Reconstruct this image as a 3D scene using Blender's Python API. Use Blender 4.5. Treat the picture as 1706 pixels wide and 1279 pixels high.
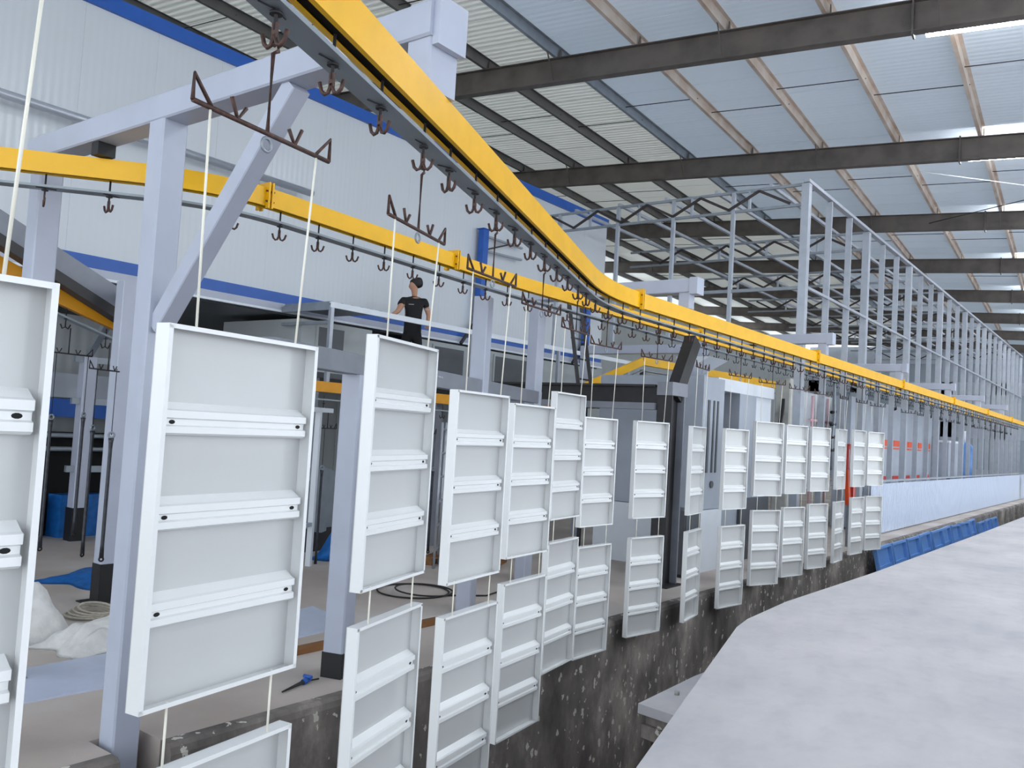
import bpy, math, random
from mathutils import Vector, Matrix
random.seed(7)
sc = bpy.context.scene
for o in list(bpy.data.objects): bpy.data.objects.remove(o)

# ------------------------------------------------------------------ camera, world, light, exposure
EYE = Vector((0.0, 0.0, 1.5))
YAW, PITCH, ROLL = math.radians(37.25), math.radians(2.96), math.radians(3.39)
_f = Vector((-math.sin(YAW)*math.cos(PITCH), math.cos(YAW)*math.cos(PITCH), math.sin(PITCH)))
_r0 = Vector((math.cos(YAW), math.sin(YAW), 0)); _u0 = _r0.cross(_f)
_r = math.cos(ROLL)*_r0 + math.sin(ROLL)*_u0
_u = -math.sin(ROLL)*_r0 + math.cos(ROLL)*_u0
cam_d = bpy.data.cameras.new('camera'); cam = bpy.data.objects.new('camera', cam_d)
sc.collection.objects.link(cam)
cam.matrix_world = Matrix(((_r.x, _u.x, -_f.x, EYE.x), (_r.y, _u.y, -_f.y, EYE.y), (_r.z, _u.z, -_f.z, EYE.z), (0, 0, 0, 1)))
cam_d.sensor_width = 36.0; cam_d.lens = 1415.0/1706.0*36.0
cam_d.clip_start = 0.05; cam_d.clip_end = 500
sc.camera = cam

world = bpy.data.worlds.new('sky'); sc.world = world; world.use_nodes = True
wn = world.node_tree.nodes; bg = wn['Background']
bg.inputs[0].default_value = (0.86, 0.93, 1.0, 1); bg.inputs[1].default_value = 1.35

sc.view_settings.view_transform = 'Standard'; sc.view_settings.look = 'None'
sc.view_settings.gamma = 1.0; sc.view_settings.use_curve_mapping = False
sc.view_settings.exposure = .98
sc.cycles.max_bounces = 5; sc.cycles.diffuse_bounces = 3; sc.cycles.glossy_bounces = 2; sc.cycles.transmission_bounces = 2; sc.cycles.adaptive_threshold = .04

# ------------------------------------------------------------------ materials
def lin(c):
    return tuple(((v/255.0)/12.92 if v/255.0 <= .04045 else ((v/255.0+.055)/1.055)**2.4) for v in c)
MATS = {}
def mat(name, rgb, rough=.5, metal=0.0, noise=0.0, scale=8.0, bump=0.0, bscale=40.0, stretch=(1, 1, 1), rgb2=None, emit=0.0, coat=0.0):
    m = bpy.data.materials.new(name); m.use_nodes = True
    nt = m.node_tree; b = nt.nodes['Principled BSDF']
    c = lin(rgb)
    b.inputs['Roughness'].default_value = rough; b.inputs['Metallic'].default_value = metal
    b.inputs['Base Color'].default_value = (*c, 1)
    if coat: b.inputs['Coat Weight'].default_value = coat
    if emit:
        b.inputs['Emission Color'].default_value = (*c, 1); b.inputs['Emission Strength'].default_value = emit
    if noise or bump:
        tc = nt.nodes.new('ShaderNodeTexCoord'); mp = nt.nodes.new('ShaderNodeMapping')
        mp.inputs['Scale'].default_value = stretch
        geo = nt.nodes.new('ShaderNodeNewGeometry')
        nt.links.new(geo.outputs['Position'], mp.inputs['Vector'])
    if noise:
        n = nt.nodes.new('ShaderNodeTexNoise'); n.inputs['Scale'].default_value = scale; n.inputs['Detail'].default_value = 5
        nt.links.new(mp.outputs[0], n.inputs['Vector'])
        cr = nt.nodes.new('ShaderNodeValToRGB')
        c2 = lin(rgb2) if rgb2 else tuple(v*(1-noise) for v in c)
        cr.color_ramp.elements[0].color = (*c2, 1); cr.color_ramp.elements[1].color = (*c, 1)
        cr.color_ramp.elements[0].position = .32; cr.color_ramp.elements[1].position = .62
        nt.links.new(n.outputs['Fac'], cr.inputs['Fac']); nt.links.new(cr.outputs[0], b.inputs['Base Color'])
    if bump:
        n2 = nt.nodes.new('ShaderNodeTexNoise'); n2.inputs['Scale'].default_value = bscale; n2.inputs['Detail'].default_value = 6
        nt.links.new(mp.outputs[0], n2.inputs['Vector'])
        bp = nt.nodes.new('ShaderNodeBump'); bp.inputs['Strength'].default_value = bump; bp.inputs['Distance'].default_value = .02
        nt.links.new(n2.outputs['Fac'], bp.inputs['Height']); nt.links.new(bp.outputs[0], b.inputs['Normal'])
    MATS[name] = m
    return m

def ribbed(name, rgb, axis, period, rough=.35, metal=0.0, strength=.35, dist=.01, transl=0.0, noise=0.0):
    """sheet metal with fine ribs running across the given axis (object coordinates)"""
    m = bpy.data.materials.new(name); m.use_nodes = True
    nt = m.node_tree; b = nt.nodes['Principled BSDF']; c = lin(rgb)
    b.inputs['Base Color'].default_value = (*c, 1); b.inputs['Roughness'].default_value = rough; b.inputs['Metallic'].default_value = metal
    tc = nt.nodes.new('ShaderNodeTexCoord'); w = nt.nodes.new('ShaderNodeTexWave')
    w.wave_type = 'BANDS'; w.bands_direction = axis; w.wave_profile = 'SIN'
    w.inputs['Scale'].default_value = (2*math.pi/period)/20.0
    nt.links.new(tc.outputs['Object'], w.inputs['Vector'])
    bp = nt.nodes.new('ShaderNodeBump'); bp.inputs['Strength'].default_value = strength; bp.inputs['Distance'].default_value = dist
    nt.links.new(w.outputs['Fac'], bp.inputs['Height']); nt.links.new(bp.outputs[0], b.inputs['Normal'])
    if noise:
        n = nt.nodes.new('ShaderNodeTexNoise'); n.inputs['Scale'].default_value = 1.3; n.inputs['Detail'].default_value = 4
        nt.links.new(tc.outputs['Object'], n.inputs['Vector'])
        cr = nt.nodes.new('ShaderNodeValToRGB')
        cr.color_ramp.elements[0].color = (*[v*(1-noise) for v in c], 1); cr.color_ramp.elements[1].color = (*c, 1)
        nt.links.new(n.outputs['Fac'], cr.inputs['Fac']); nt.links.new(cr.outputs[0], b.inputs['Base Color'])
    if transl:
        tr = nt.nodes.new('ShaderNodeBsdfTranslucent'); tr.inputs[0].default_value = (*c, 1)
        mx = nt.nodes.new('ShaderNodeMixShader'); mx.inputs[0].default_value = transl
        out = nt.nodes['Material Output']
        if transl > .4:
            mr = nt.nodes.new('ShaderNodeMapRange'); mr.inputs['To Min'].default_value = transl*.55; mr.inputs['To Max'].default_value = transl
            nt.links.new(w.outputs['Fac'], mr.inputs['Value']); nt.links.new(mr.outputs[0], mx.inputs[0])
        nt.links.new(b.outputs[0], mx.inputs[1]); nt.links.new(tr.outputs[0], mx.inputs[2]); nt.links.new(mx.outputs[0], out.inputs[0])
    MATS[name] = m
    return m

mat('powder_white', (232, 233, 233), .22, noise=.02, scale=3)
mat('powder_sheet_shaded', (197, 198, 198), .18, noise=.03, scale=2)  # same white coating, greyed to stand in for its darker reflections
mat('wire_white', (238, 234, 220), .5)
mat('hole_black', (12, 12, 14), .8)
mat('yellow_paint', (245, 186, 4), .36, noise=.08, scale=5)
mat('old_yellow', (222, 152, 20), .45, noise=.12, scale=5)
mat('tray_grey', (142, 150, 156), .45, metal=.25, noise=.12, scale=4)
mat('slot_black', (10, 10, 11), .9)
mat('rust', (92, 66, 58), .6, metal=.35, noise=.35, scale=60, rgb2=(62, 50, 48))
mat('dark_iron', (52, 50, 52), .55, metal=.3, noise=.3, scale=40)
mat('gantry_paint', (180, 186, 202), .36, noise=.06, scale=4)
mat('black_paint', (22, 22, 25), .55)
mat('black_steel', (46, 45, 48), .5, noise=.25, scale=6)
mat('grey_beam', (134, 138, 148), .45, noise=.12, scale=5)
mat('galv', (178, 184, 194), .36, metal=.4, noise=.10, scale=6)
mat('galv_dull', (150, 158, 166), .45, metal=.4, noise=.15, scale=5)
mat('zigzag', (66, 60, 60), .55, metal=.3, noise=.2, scale=8)
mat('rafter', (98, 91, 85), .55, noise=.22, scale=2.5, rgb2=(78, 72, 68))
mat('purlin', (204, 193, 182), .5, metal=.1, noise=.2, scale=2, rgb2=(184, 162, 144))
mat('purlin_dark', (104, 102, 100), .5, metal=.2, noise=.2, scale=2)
mat('rod_dark', (48, 50, 56), .5, metal=.4)
mat('blue_paint', (38, 92, 178), .4, noise=.10, scale=4)
mat('blue_tray', (104, 152, 218), .35, noise=.12, scale=5)
mat('blue_tarp', (30, 108, 186), .45, noise=.3, scale=9, bump=.5, bscale=9)
mat('lamp_glow', (244, 250, 255), .4, emit=40.0)
mat('lamp_body', (225, 228, 230), .5)
mat('cabin', (172, 178, 180), .5, noise=.08, scale=2)
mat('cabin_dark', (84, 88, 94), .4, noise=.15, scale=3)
mat('booth_grey', (168, 176, 188), .4, noise=.08, scale=3)
mat('booth_white', (226, 232, 240), .4, noise=.04, scale=3)
mat('orange', (232, 84, 34), .45)
mat('red', (196, 60, 52), .45)
mat('pane_dim', (150, 162, 172), .2)
mat('pink', (214, 176, 184), .5)
mat('cement', (190, 190, 186), .85, noise=.15, scale=6, bump=.2, bscale=60)
mat('sack', (226, 225, 222), .8, noise=.18, scale=9, bump=.7, bscale=14)
mat('rope', (198, 190, 176), .8, noise=.2, scale=40)
mat('plank', (136, 92, 52), .7, noise=.3, scale=12, stretch=(1, .15, 1))
mat('sheet_lav', (196, 204, 224), .4, noise=.06, scale=6)
mat('cable_black', (34, 32, 32), .6)
mat('skin', (186, 138, 112), .55)
mat('hair', (16, 14, 14), .6)
mat('tshirt', (18, 18, 21), .8)
mat('trousers', (13, 13, 16), .85)
mat('glove', (176, 180, 178), .85)
mat('soil', (74, 54, 44), .95, noise=.5, scale=14, bump=.8, bscale=18)
mat('far_green', (104, 132, 112), .6)
mat('steel_bar', (70, 72, 78), .35, metal=.6, noise=.3, scale=20)
ribbed('wall_sheet', (206, 212, 218), 'Y', .1, .25, strength=.2, dist=.006, noise=.04)
ribbed('roof_sheet', (214, 220, 226), 'Y', .16, .38, strength=.35, dist=.012, noise=.05, transl=.36)  # translucency added so daylight from above brightens the underside
ribbed('sky_sheet', (226, 226, 222), 'Y', .16, .30, strength=.6, dist=.014, noise=.05, transl=.5)
ribbed('corrugated', (206, 216, 234), 'Y', .19, .35, strength=.0, noise=.04)
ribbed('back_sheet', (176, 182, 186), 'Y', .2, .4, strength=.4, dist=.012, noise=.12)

def concrete_slab():
    m = mat('slab', (206, 205, 207), .62)
    nt = m.node_tree; b = nt.nodes['Principled BSDF']
    geo = nt.nodes.new('ShaderNodeNewGeometry')
    n1 = nt.nodes.new('ShaderNodeTexNoise'); n1.inputs['Scale'].default_value = .9; n1.inputs['Detail'].default_value = 8; n1.inputs['Roughness'].default_value = .62
    n2 = nt.nodes.new('ShaderNodeTexNoise'); n2.inputs['Scale'].default_value = 7; n2.inputs['Detail'].default_value = 8
    mp = nt.nodes.new('ShaderNodeMapping'); mp.inputs['Scale'].default_value = (1, .6, 1)
    nt.links.new(geo.outputs['Position'], mp.inputs[0])
    nt.links.new(mp.outputs[0], n1.inputs['Vector']); nt.links.new(mp.outputs[0], n2.inputs['Vector'])
    c1 = nt.nodes.new('ShaderNodeValToRGB'); e = c1.color_ramp.elements
    e[0].position = .30; e[0].color = (*lin((178, 179, 185)), 1); e[1].position = .7; e[1].color = (*lin((212, 208, 210)), 1)
    x = e.new(.5); x.color = (*lin((198, 195, 198)), 1)
    nt.links.new(n1.outputs['Fac'], c1.inputs[0])
    mx = nt.nodes.new('ShaderNodeMix'); mx.data_type = 'RGBA'; mx.blend_type = 'MULTIPLY'; mx.inputs[0].default_value = .35
    c2 = nt.nodes.new('ShaderNodeValToRGB'); c2.color_ramp.elements[0].position = .25; c2.color_ramp.elements[0].color = (.72, .72, .74, 1)
    c2.color_ramp.elements[1].position = .5; c2.color_ramp.elements[1].color = (1, 1, 1, 1)
    nt.links.new(n2.outputs['Fac'], c2.inputs[0])
    nt.links.new(c1.outputs[0], mx.inputs[6]); nt.links.new(c2.outputs[0], mx.inputs[7])
    nt.links.new(mx.outputs[2], b.inputs['Base Color'])
    bp = nt.nodes.new('ShaderNodeBump'); bp.inputs['Strength'].default_value = .25; bp.inputs['Distance'].default_value = .01
    n3 = nt.nodes.new('ShaderNodeTexNoise'); n3.inputs['Scale'].default_value = 22; n3.inputs['Detail'].default_value = 6
    nt.links.new(geo.outputs['Position'], n3.inputs['Vector'])
    nt.links.new(n3.outputs['Fac'], bp.inputs['Height']); nt.links.new(bp.outputs[0], b.inputs['Normal'])
concrete_slab()

def concrete_floor():
    m = mat('floor', (160, 146, 136), .8)
    nt = m.node_tree; b = nt.nodes['Principled BSDF']
    geo = nt.nodes.new('ShaderNodeNewGeometry')
    n1 = nt.nodes.new('ShaderNodeTexNoise'); n1.inputs['Scale'].default_value = .8; n1.inputs['Detail'].default_value = 7
    nt.links.new(geo.outputs['Position'], n1.inputs['Vector'])
    c1 = nt.nodes.new('ShaderNodeValToRGB'); e = c1.color_ramp.elements
    e[0].position = .3; e[0].color = (*lin((172, 160, 152)), 1); e[1].position = .68; e[1].color = (*lin((202, 195, 190)), 1)
    x = e.new(.5); x.color = (*lin((188, 177, 169)), 1)
    nt.links.new(n1.outputs['Fac'], c1.inputs[0]); nt.links.new(c1.outputs[0], b.inputs['Base Color'])
    bp = nt.nodes.new('ShaderNodeBump'); bp.inputs['Strength'].default_value = .2; bp.inputs['Distance'].default_value = .01
    n3 = nt.nodes.new('ShaderNodeTexNoise'); n3.inputs['Scale'].default_value = 16; n3.inputs['Detail'].default_value = 6
    nt.links.new(geo.outputs['Position'], n3.inputs['Vector'])
    nt.links.new(n3.outputs['Fac'], bp.inputs['Height']); nt.links.new(bp.outputs[0], b.inputs['Normal'])
concrete_floor()

def speckled_concrete():
    m = mat('speckled', (70, 66, 64), .85)
    nt = m.node_tree; b = nt.nodes['Principled BSDF']
    geo = nt.nodes.new('ShaderNodeNewGeometry')
    mp = nt.nodes.new('ShaderNodeMapping'); mp.inputs['Scale'].default_value = (1, 1, .55)
    nt.links.new(geo.outputs['Position'], mp.inputs[0])
    n1 = nt.nodes.new('ShaderNodeTexNoise'); n1.inputs['Scale'].default_value = 1.6; n1.inputs['Detail'].default_value = 9; n1.inputs['Roughness'].default_value = .65
    nt.links.new(mp.outputs[0], n1.inputs['Vector'])
    c1 = nt.nodes.new('ShaderNodeValToRGB'); e = c1.color_ramp.elements
    e[0].position = .30; e[0].color = (*lin((76, 72, 70)), 1); e[1].position = .72; e[1].color = (*lin((190, 180, 170)), 1)
    x = e.new(.52); x.color = (*lin((126, 119, 114)), 1)
    nt.links.new(n1.outputs['Fac'], c1.inputs[0])
    v = nt.nodes.new('ShaderNodeTexVoronoi'); v.inputs['Scale'].default_value = 10.0; v.inputs['Randomness'].default_value = 1.0
    mp2 = nt.nodes.new('ShaderNodeMapping'); mp2.inputs['Scale'].default_value = (1.4, 1.4, .7)
    nd = nt.nodes.new('ShaderNodeTexNoise'); nd.inputs['Scale'].default_value = 22.0; nd.inputs['Detail'].default_value = 3
    nt.links.new(geo.outputs['Position'], nd.inputs['Vector'])
    ad = nt.nodes.new('ShaderNodeVectorMath'); ad.operation = 'MULTIPLY_ADD'; ad.inputs[1].default_value = (.09, .09, .09)
    nt.links.new(nd.outputs['Color'], ad.inputs[0]); nt.links.new(geo.outputs['Position'], ad.inputs[2])
    nt.links.new(ad.outputs[0], mp2.inputs[0]); nt.links.new(mp2.outputs[0], v.inputs['Vector'])
    t = nt.nodes.new('ShaderNodeMath'); t.operation = 'LESS_THAN'
    nt.links.new(v.outputs['Distance'], t.inputs[0])
    vs_ = nt.nodes.new('ShaderNodeSeparateColor'); nt.links.new(v.outputs['Color'], vs_.inputs[0])
    rs = nt.nodes.new('ShaderNodeMath'); rs.operation = 'MULTIPLY'; rs.inputs[1].default_value = .34
    nt.links.new(vs_.outputs[1], rs.inputs[0]); nt.links.new(rs.outputs[0], t.inputs[1])
    n2 = nt.nodes.new('ShaderNodeTexNoise'); n2.inputs['Scale'].default_value = 3.0
    nt.links.new(geo.outputs['Position'], n2.inputs['Vector'])
    sep = nt.nodes.new('ShaderNodeSeparateColor'); nt.links.new(v.outputs['Color'], sep.inputs[0])
    t2 = nt.nodes.new('ShaderNodeMath'); t2.operation = 'GREATER_THAN'; t2.inputs[1].default_value = .30
    nt.links.new(sep.outputs[0], t2.inputs[0])
    mu = nt.nodes.new('ShaderNodeMath'); mu.operation = 'MULTIPLY'
    nt.links.new(t.outputs[0], mu.inputs[0]); nt.links.new(t2.outputs[0], mu.inputs[1])
    mx = nt.nodes.new('ShaderNodeMix'); mx.data_type = 'RGBA'; mx.inputs[7].default_value = (*lin((206, 202, 192)), 1)
    nt.links.new(mu.outputs[0], mx.inputs[0]); nt.links.new(c1.outputs[0], mx.inputs[6])
    nt.links.new(mx.outputs[2], b.inputs['Base Color'])
    bp = nt.nodes.new('ShaderNodeBump'); bp.inputs['Strength'].default_value = .5; bp.inputs['Distance'].default_value = .02
    nt.links.new(n1.outputs['Fac'], bp.inputs['Height']); nt.links.new(bp.outputs[0], b.inputs['Normal'])
speckled_concrete()

# ------------------------------------------------------------------ mesh helpers
COL = sc.collection
class MB:
    def __init__(s): s.v = []; s.f = []; s.sm = []
    def add(s, vs, fs, smooth=False):
        o = len(s.v); s.v += [tuple(p) for p in vs]
        for f in fs: s.f.append(tuple(o+i for i in f)); s.sm.append(smooth)
        return s
    def box(s, x0, x1, y0, y1, z0, z1):
        vs = [(x, y, z) for z in (z0, z1) for x, y in ((x0, y0), (x1, y0), (x1, y1), (x0, y1))]
        return s.add(vs, [(3, 2, 1, 0), (4, 5, 6, 7), (0, 1, 5, 4), (1, 2, 6, 5), (2, 3, 7, 6), (3, 0, 4, 7)])
    def bar(s, p0, p1, w, h, up=(0, 0, 1), ch=0.0):
        """rectangular bar from p0 to p1, w wide, h high along up, chamfered corners"""
        p0 = Vector(p0); p1 = Vector(p1); d = (p1-p0).normalized(); up = Vector(up)
        side = d.cross(up)
        if side.length < 1e-5: side = d.cross(Vector((0, 1, 0)))
        side.normalize(); u = side.cross(d).normalized()
        a, b = w/2, h/2
        if ch: prof = [(-a+ch, -b), (a-ch, -b), (a, -b+ch), (a, b-ch), (a-ch, b), (-a+ch, b), (-a, b-ch), (-a, -b+ch)]
        else: prof = [(-a, -b), (a, -b), (a, b), (-a, b)]
        n = len(prof)
        vs = [p + side*x + u*y for p in (p0, p1) for x, y in prof]
        fs = [(i, (i+1) % n, n+(i+1) % n, n+i) for i in range(n)] + [tuple(range(n-1, -1, -1)), tuple(range(n, 2*n))]
        return s.add(vs, fs)
    def sweep(s, pts, prof, closed=True, up=(0, 0, 1)):
        """sweep a profile (side, up) along horizontal polyline pts with mitred joints"""
        pts = [Vector(p) for p in pts]; n = len(prof); vs = []
        for i, p in enumerate(pts):
            d0 = (p-pts[i-1]).normalized() if i else None
            d1 = (pts[i+1]-p).normalized() if i < len(pts)-1 else None
            d = ((d0 or d1)+(d1 or d0)).normalized()
            side = d.cross(Vector(up)).normalized()
            k = 1.0
            if d0 is not None and d1 is not None: k = 1.0/max(.5, d.dot(d1))
            for x, y in prof: vs.append(p + side*x*k + Vector((0, 0, y)))
        fs = []
        m = len(pts)
        for i in range(m-1):
            for j in range(n if closed else n-1):
                fs.append((i*n+j, i*n+(j+1) % n, (i+1)*n+(j+1) % n, (i+1)*n+j))
        if closed: fs += [tuple(range(n-1, -1, -1)), tuple(range((m-1)*n, m*n))]
        return s.add(vs, fs)
    def tube(s, pts, r, n=6, cap=True):
        pts = [Vector(p) for p in pts]; vs = []; prev = None
        for i, p in enumerate(pts):
            d = (pts[min(i+1, len(pts)-1)]-pts[max(i-1, 0)]).normalized()
            ref = prev if prev is not None else (Vector((0, 0, 1)) if abs(d.z) < .9 else Vector((1, 0, 0)))
            a = d.cross(ref)
            if a.length < 1e-4: a = d.cross(Vector((0, 1, 0)))
            a.normalize(); b = d.cross(a).normalized(); prev = -b if False else ref
            rr = r[i] if isinstance(r, (list, tuple)) else r
            for k in range(n):
                t = 2*math.pi*k/n; vs.append(p + a*math.cos(t)*rr + b*math.sin(t)*rr)
        fs = [(i*n+k, i*n+(k+1) % n, (i+1)*n+(k+1) % n, (i+1)*n+k) for i in range(len(pts)-1) for k in range(n)]
        s.add(vs, fs, True)
        if cap:
            o = len(s.v)-len(vs); m = len(pts)
            s.f.append(tuple(o+k for k in range(n))[::-1]); s.sm.append(False)
            s.f.append(tuple(o+(m-1)*n+k for k in range(n))); s.sm.append(False)
        return s
    def disc(s, c, r, h, n=12):
        c = Vector(c); return s.tube([c, c+Vector((0, 0, h))], r, n)
    def ring(s, c, R, r, nrm=(1, 0, 0), n=14, k=5):
        c = Vector(c); nrm = Vector(nrm).normalized()
        a = nrm.cross(Vector((0, 0, 1)))
        if a.length < 1e-4: a = Vector((1, 0, 0))
        a.normalize(); b = nrm.cross(a); vs = []
        for i in range(n):
            t = 2*math.pi*i/n; e = a*math.cos(t)+b*math.sin(t)
            for j in range(k):
                q = 2*math.pi*j/k; vs.append(c + e*(R+r*math.cos(q)) + nrm*r*math.sin(q))
        fs = [(i*k+j, i*k+(j+1) % k, ((i+1) % n)*k+(j+1) % k, ((i+1) % n)*k+j) for i in range(n) for j in range(k)]
        return s.add(vs, fs, True)
    def prism(s, poly, z0, z1):
        n = len(poly)
        vs = [(x, y, z0) for x, y in poly] + [(x, y, z1) for x, y in poly]
        return s.add(vs, [(i, (i+1) % n, n+(i+1) % n, n+i) for i in range(n)] + [tuple(range(n-1, -1, -1)), tuple(range(n, 2*n))])
    def mesh(s, name, m):
        me = bpy.data.meshes.new(name); me.from_pydata(s.v, [], s.f)
        me.polygons.foreach_set('use_smooth', s.sm); me.validate(); me.update()
        me.materials.append(MATS[m] if isinstance(m, str) else m)
        return me
    def build(s, name, m, parent=None, loc=None):
        return link(name, s.mesh(name, m), parent, loc)
def link(name, me, parent=None, loc=None, rz=None):
    o = bpy.data.objects.new(name, me); COL.objects.link(o)
    if parent is not None: o.parent = parent
    if loc is not None: o.location = loc
    if rz is not None: o.rotation_euler = (0, 0, rz)
    return o
def tag(o, label=None, cat=None, group=None, kind=None):
    if label: o['label'] = label
    if cat: o['category'] = cat
    if group: o['group'] = group
    if kind: o['kind'] = kind
    return o
def thing(name, label, cat, loc=(0, 0, 0), rz=0, group=None):
    o = bpy.data.objects.new(name, None); COL.objects.link(o); o.location = loc; o.rotation_euler = (0, 0, rz)
    o.empty_display_size = .1
    return tag(o, label, cat, group)
def copy_tree(o, parent=None):
    c = o.copy(); COL.objects.link(c); c.parent = parent
    for ch in o.children: copy_tree(ch, c)
    return c
ORD = ['first', 'second', 'third', 'fourth', 'fifth', 'sixth', 'seventh', 'eighth', 'ninth', 'tenth', 'eleventh', 'twelfth', 'thirteenth', 'fourteenth', 'fifteenth', 'sixteenth', 'seventeenth', 'eighteenth', 'nineteenth', 'twentieth']
def fillet(pts, r, n=6):
    """round the inner corners of a polyline"""
    pts = [Vector(p) for p in pts]; out = [pts[0]]
    for i in range(1, len(pts)-1):
        a, b, c = pts[i-1], pts[i], pts[i+1]
        d0 = (a-b).normalized(); d1 = (c-b).normalized()
        q0 = b+d0*r; q1 = b+d1*r
        for k in range(n+1):
            t = k/n; out.append(q0*(1-t)**2 + b*2*t*(1-t) + q1*t*t)
    out.append(pts[-1]); return out
class Path:
    def __init__(s, pts):
        s.p = [Vector(q) for q in pts]; s.l = [0]
        for a, b in zip(s.p, s.p[1:]): s.l.append(s.l[-1]+(b-a).length)
    def at(s, d):
        if d <= 0: i = 0
        else:
            i = max(k for k in range(len(s.p)-1) if s.l[k] <= d)
        a, b = s.p[i], s.p[i+1]; t = (d-s.l[i])/max(1e-6, (b-a).length)
        v = (b-a).normalized()
        return a+(b-a)*t, math.atan2(-v.x, v.y)
    def cut(s, d0, d1):
        return [s.at(d0)[0]] + [q for q, l in zip(s.p, s.l) if d0+1e-4 < l < d1-1e-4] + [s.at(d1)[0]]

# ------------------------------------------------------------------ the setting: ground
ZF = -0.48           # left hall floor
XW = -4.58           # trench wall face
NX, NY0, NY1 = -4.965, 2.63, 2.93
b = MB().box(-24, NX, -10, 62, ZF-1.8, ZF).box(NX, XW-.12, -10, NY0, ZF-1.8, ZF).box(NX, XW-.12, NY1, 62, ZF-1.8, ZF)
fl = b.build('floor_hall', 'floor'); tag(fl, 'brownish bare concrete hall floor left of the trench', 'floor', kind='structure')
b = MB()
# trench wall with a slightly uneven rounded lip
pr = [(XW-.12, -2.3), (XW, -2.3), (XW, ZF-.06), (XW-.012, ZF-.02), (XW-.04, ZF), (XW-.12, ZF)]
n = len(pr)
for ya, yb in ((-10, NY0), (NY1, 62)):
    m_ = max(2, int((yb-ya)/1.5)); ys = [ya+(yb-ya)*i/m_ for i in range(m_+1)]; vs = []
    for y in ys:
        j = random.uniform(-.012, .012)
        for x, z in pr: vs.append((x + (j if x > XW-.1 else 0), y, z))
    fs = [(i*n+k, i*n+(k+1) % n, (i+1)*n+(k+1) % n, (i+1)*n+k) for i in range(len(ys)-1) for k in range(n)]
    fs += [tuple(range(n))[::-1], tuple(range((len(ys)-1)*n, len(ys)*n))]
    b.add(vs, [tuple(reversed(f)) for f in fs])
w = b.build('wall_trench', 'speckled'); tag(w, 'dark stained concrete trench wall flecked with white paint spots', 'wall', kind='structure')
tag(MB().box(NX, XW-.0, NY0, NY1, -2.3, -2.0).build('floor_notch', 'floor'), 'small recess in the floor edge holding the gantry post foot', 'floor', kind='structure')
b = MB().box(XW-.1, 3.0, -10, 62, -2.45, -2.3)
tag(b.build('floor_trench', 'soil'), 'dark soil floor of the trench under the hanging panels', 'floor', kind='structure')
slab_poly = [(-2.62, 62), (-2.68, 18), (-2.72, 11), (-2.79, 8.2), (-2.74, 7.1), (-2.68, 6.72), (-2.34, 5.41), (-1.85, 3.53), (.66, -6), (1.4, -9), (22, -9), (22, 62)]
b = MB().prism(list(reversed(slab_poly))[::-1], -.26, 0.0)
slab = b.build('floor_slab', 'slab'); tag(slab, 'pale grey raised concrete slab filling the lower right foreground', 'floor', kind='structure')
b = MB().prism([(-1.75, 62), (-1.75, 7), (-1.1, 3.5), (1.4, -6), (2, -9), (3, -9), (3, 62)], -2.4, -.27)
tag(b.build('wall_slab_base', 'soil'), 'earth bank under the edge of the pale slab', 'wall', kind='structure')
# broken lower ledge poking out below the slab edge
t = thing('concrete_ledge', 'broken layered concrete ledge sticking out below the slab edge', 'ledge', (-2.62, 6.5, -.62))
MB().prism([(-.42, -.72), (-.12, -.76), (.7, -.7), (.8, 1.3), (-.38, 1.3), (-.44, .3)], .06, .13).build('top_layer', 'slab', t)
MB().prism([(-.38, -.66), (-.1, -.72), (.7, -.66), (.8, 1.3), (-.36, 1.3), (-.4, .3)], -.02, .058).build('middle_layer', 'speckled', t)
MB().prism([(-.40, -.69), (-.12, -.74), (.7, -.68), (.8, 1.3), (-.38, 1.3), (-.42, .3)], -.12, -.022).build('bottom_layer', 'speckled', t)
MB().prism([(-.36, -.6), (.7, -.6), (.8, 1.3), (-.3, 1.3)], -1.68, -.122).build('support_block', 'soil', t)
b = MB(); b.disc((0, 0, 0), .02, .03, 6); tag(b.build('pebble', 'cement', loc=(-2.93, 6.2, -.49)), 'small pebble lying on the broken concrete ledge', 'stone')

# ------------------------------------------------------------------ roof frame (turned 3.8 degrees against the line)
PHI = math.radians(3.82); ZR0, YR0, LR, SLR = 7.659, 13.53, 6.5, -.052
roof = bpy.data.objects.new('ceiling', None); COL.objects.link(roof); roof.rotation_euler = (0, 0, PHI)
tag(roof, 'pale ribbed metal roof high above the whole hall', 'roof', kind='structure')
def rz(x, dz=0): return ZR0+SLR*x+dz
XA, XB = -21.0, 15.0
RH = .48
sheet_me = {}
def roof_sheet(x0, x1, y0, m):
    key = (x0, x1, m)
    if key not in sheet_me:
        b = MB(); z0, z1 = rz(x0, RH+.20), rz(x1, RH+.20)
        vs = [(x0, 0, z0), (x1, 0, z1), (x1, .985, z1), (x0, .985, z0), (x0, 0, z0+.03), (x1, 0, z1+.03), (x1, .985, z1+.03), (x0, .985, z0+.03)]
        b.add(vs, [(3, 2, 1, 0), (4, 5, 6, 7), (0, 1, 5, 4), (1, 2, 6, 5), (2, 3, 7, 6), (3, 0, 4, 7)])
        sheet_me[key] = b.mesh('roof_sheet', m)
    return link('roof_sheet' if m == 'roof_sheet' else 'skylight_sheet', sheet_me[key], roof, (0, y0, 0))
for i in range(-9, 62):
    roof_sheet(-8.3, XB, float(i), 'roof_sheet')
    roof_sheet(XA, -8.3, float(i), 'sky_sheet')
def roof_thing(name, label, cat, group=None):
    o = thing(name, label, cat, group=group); o.rotation_euler = (0, 0, PHI); return o
PX = [-18.2, -16.55, -14.9, -13.25, -11.6, -9.95, -8.3, -6.65, -5.0, -3.35, -1.7, -.05, 1.6, 3.25, 4.9, 6.55, 8.2, 9.85, 11.5, 13.15]
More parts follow.
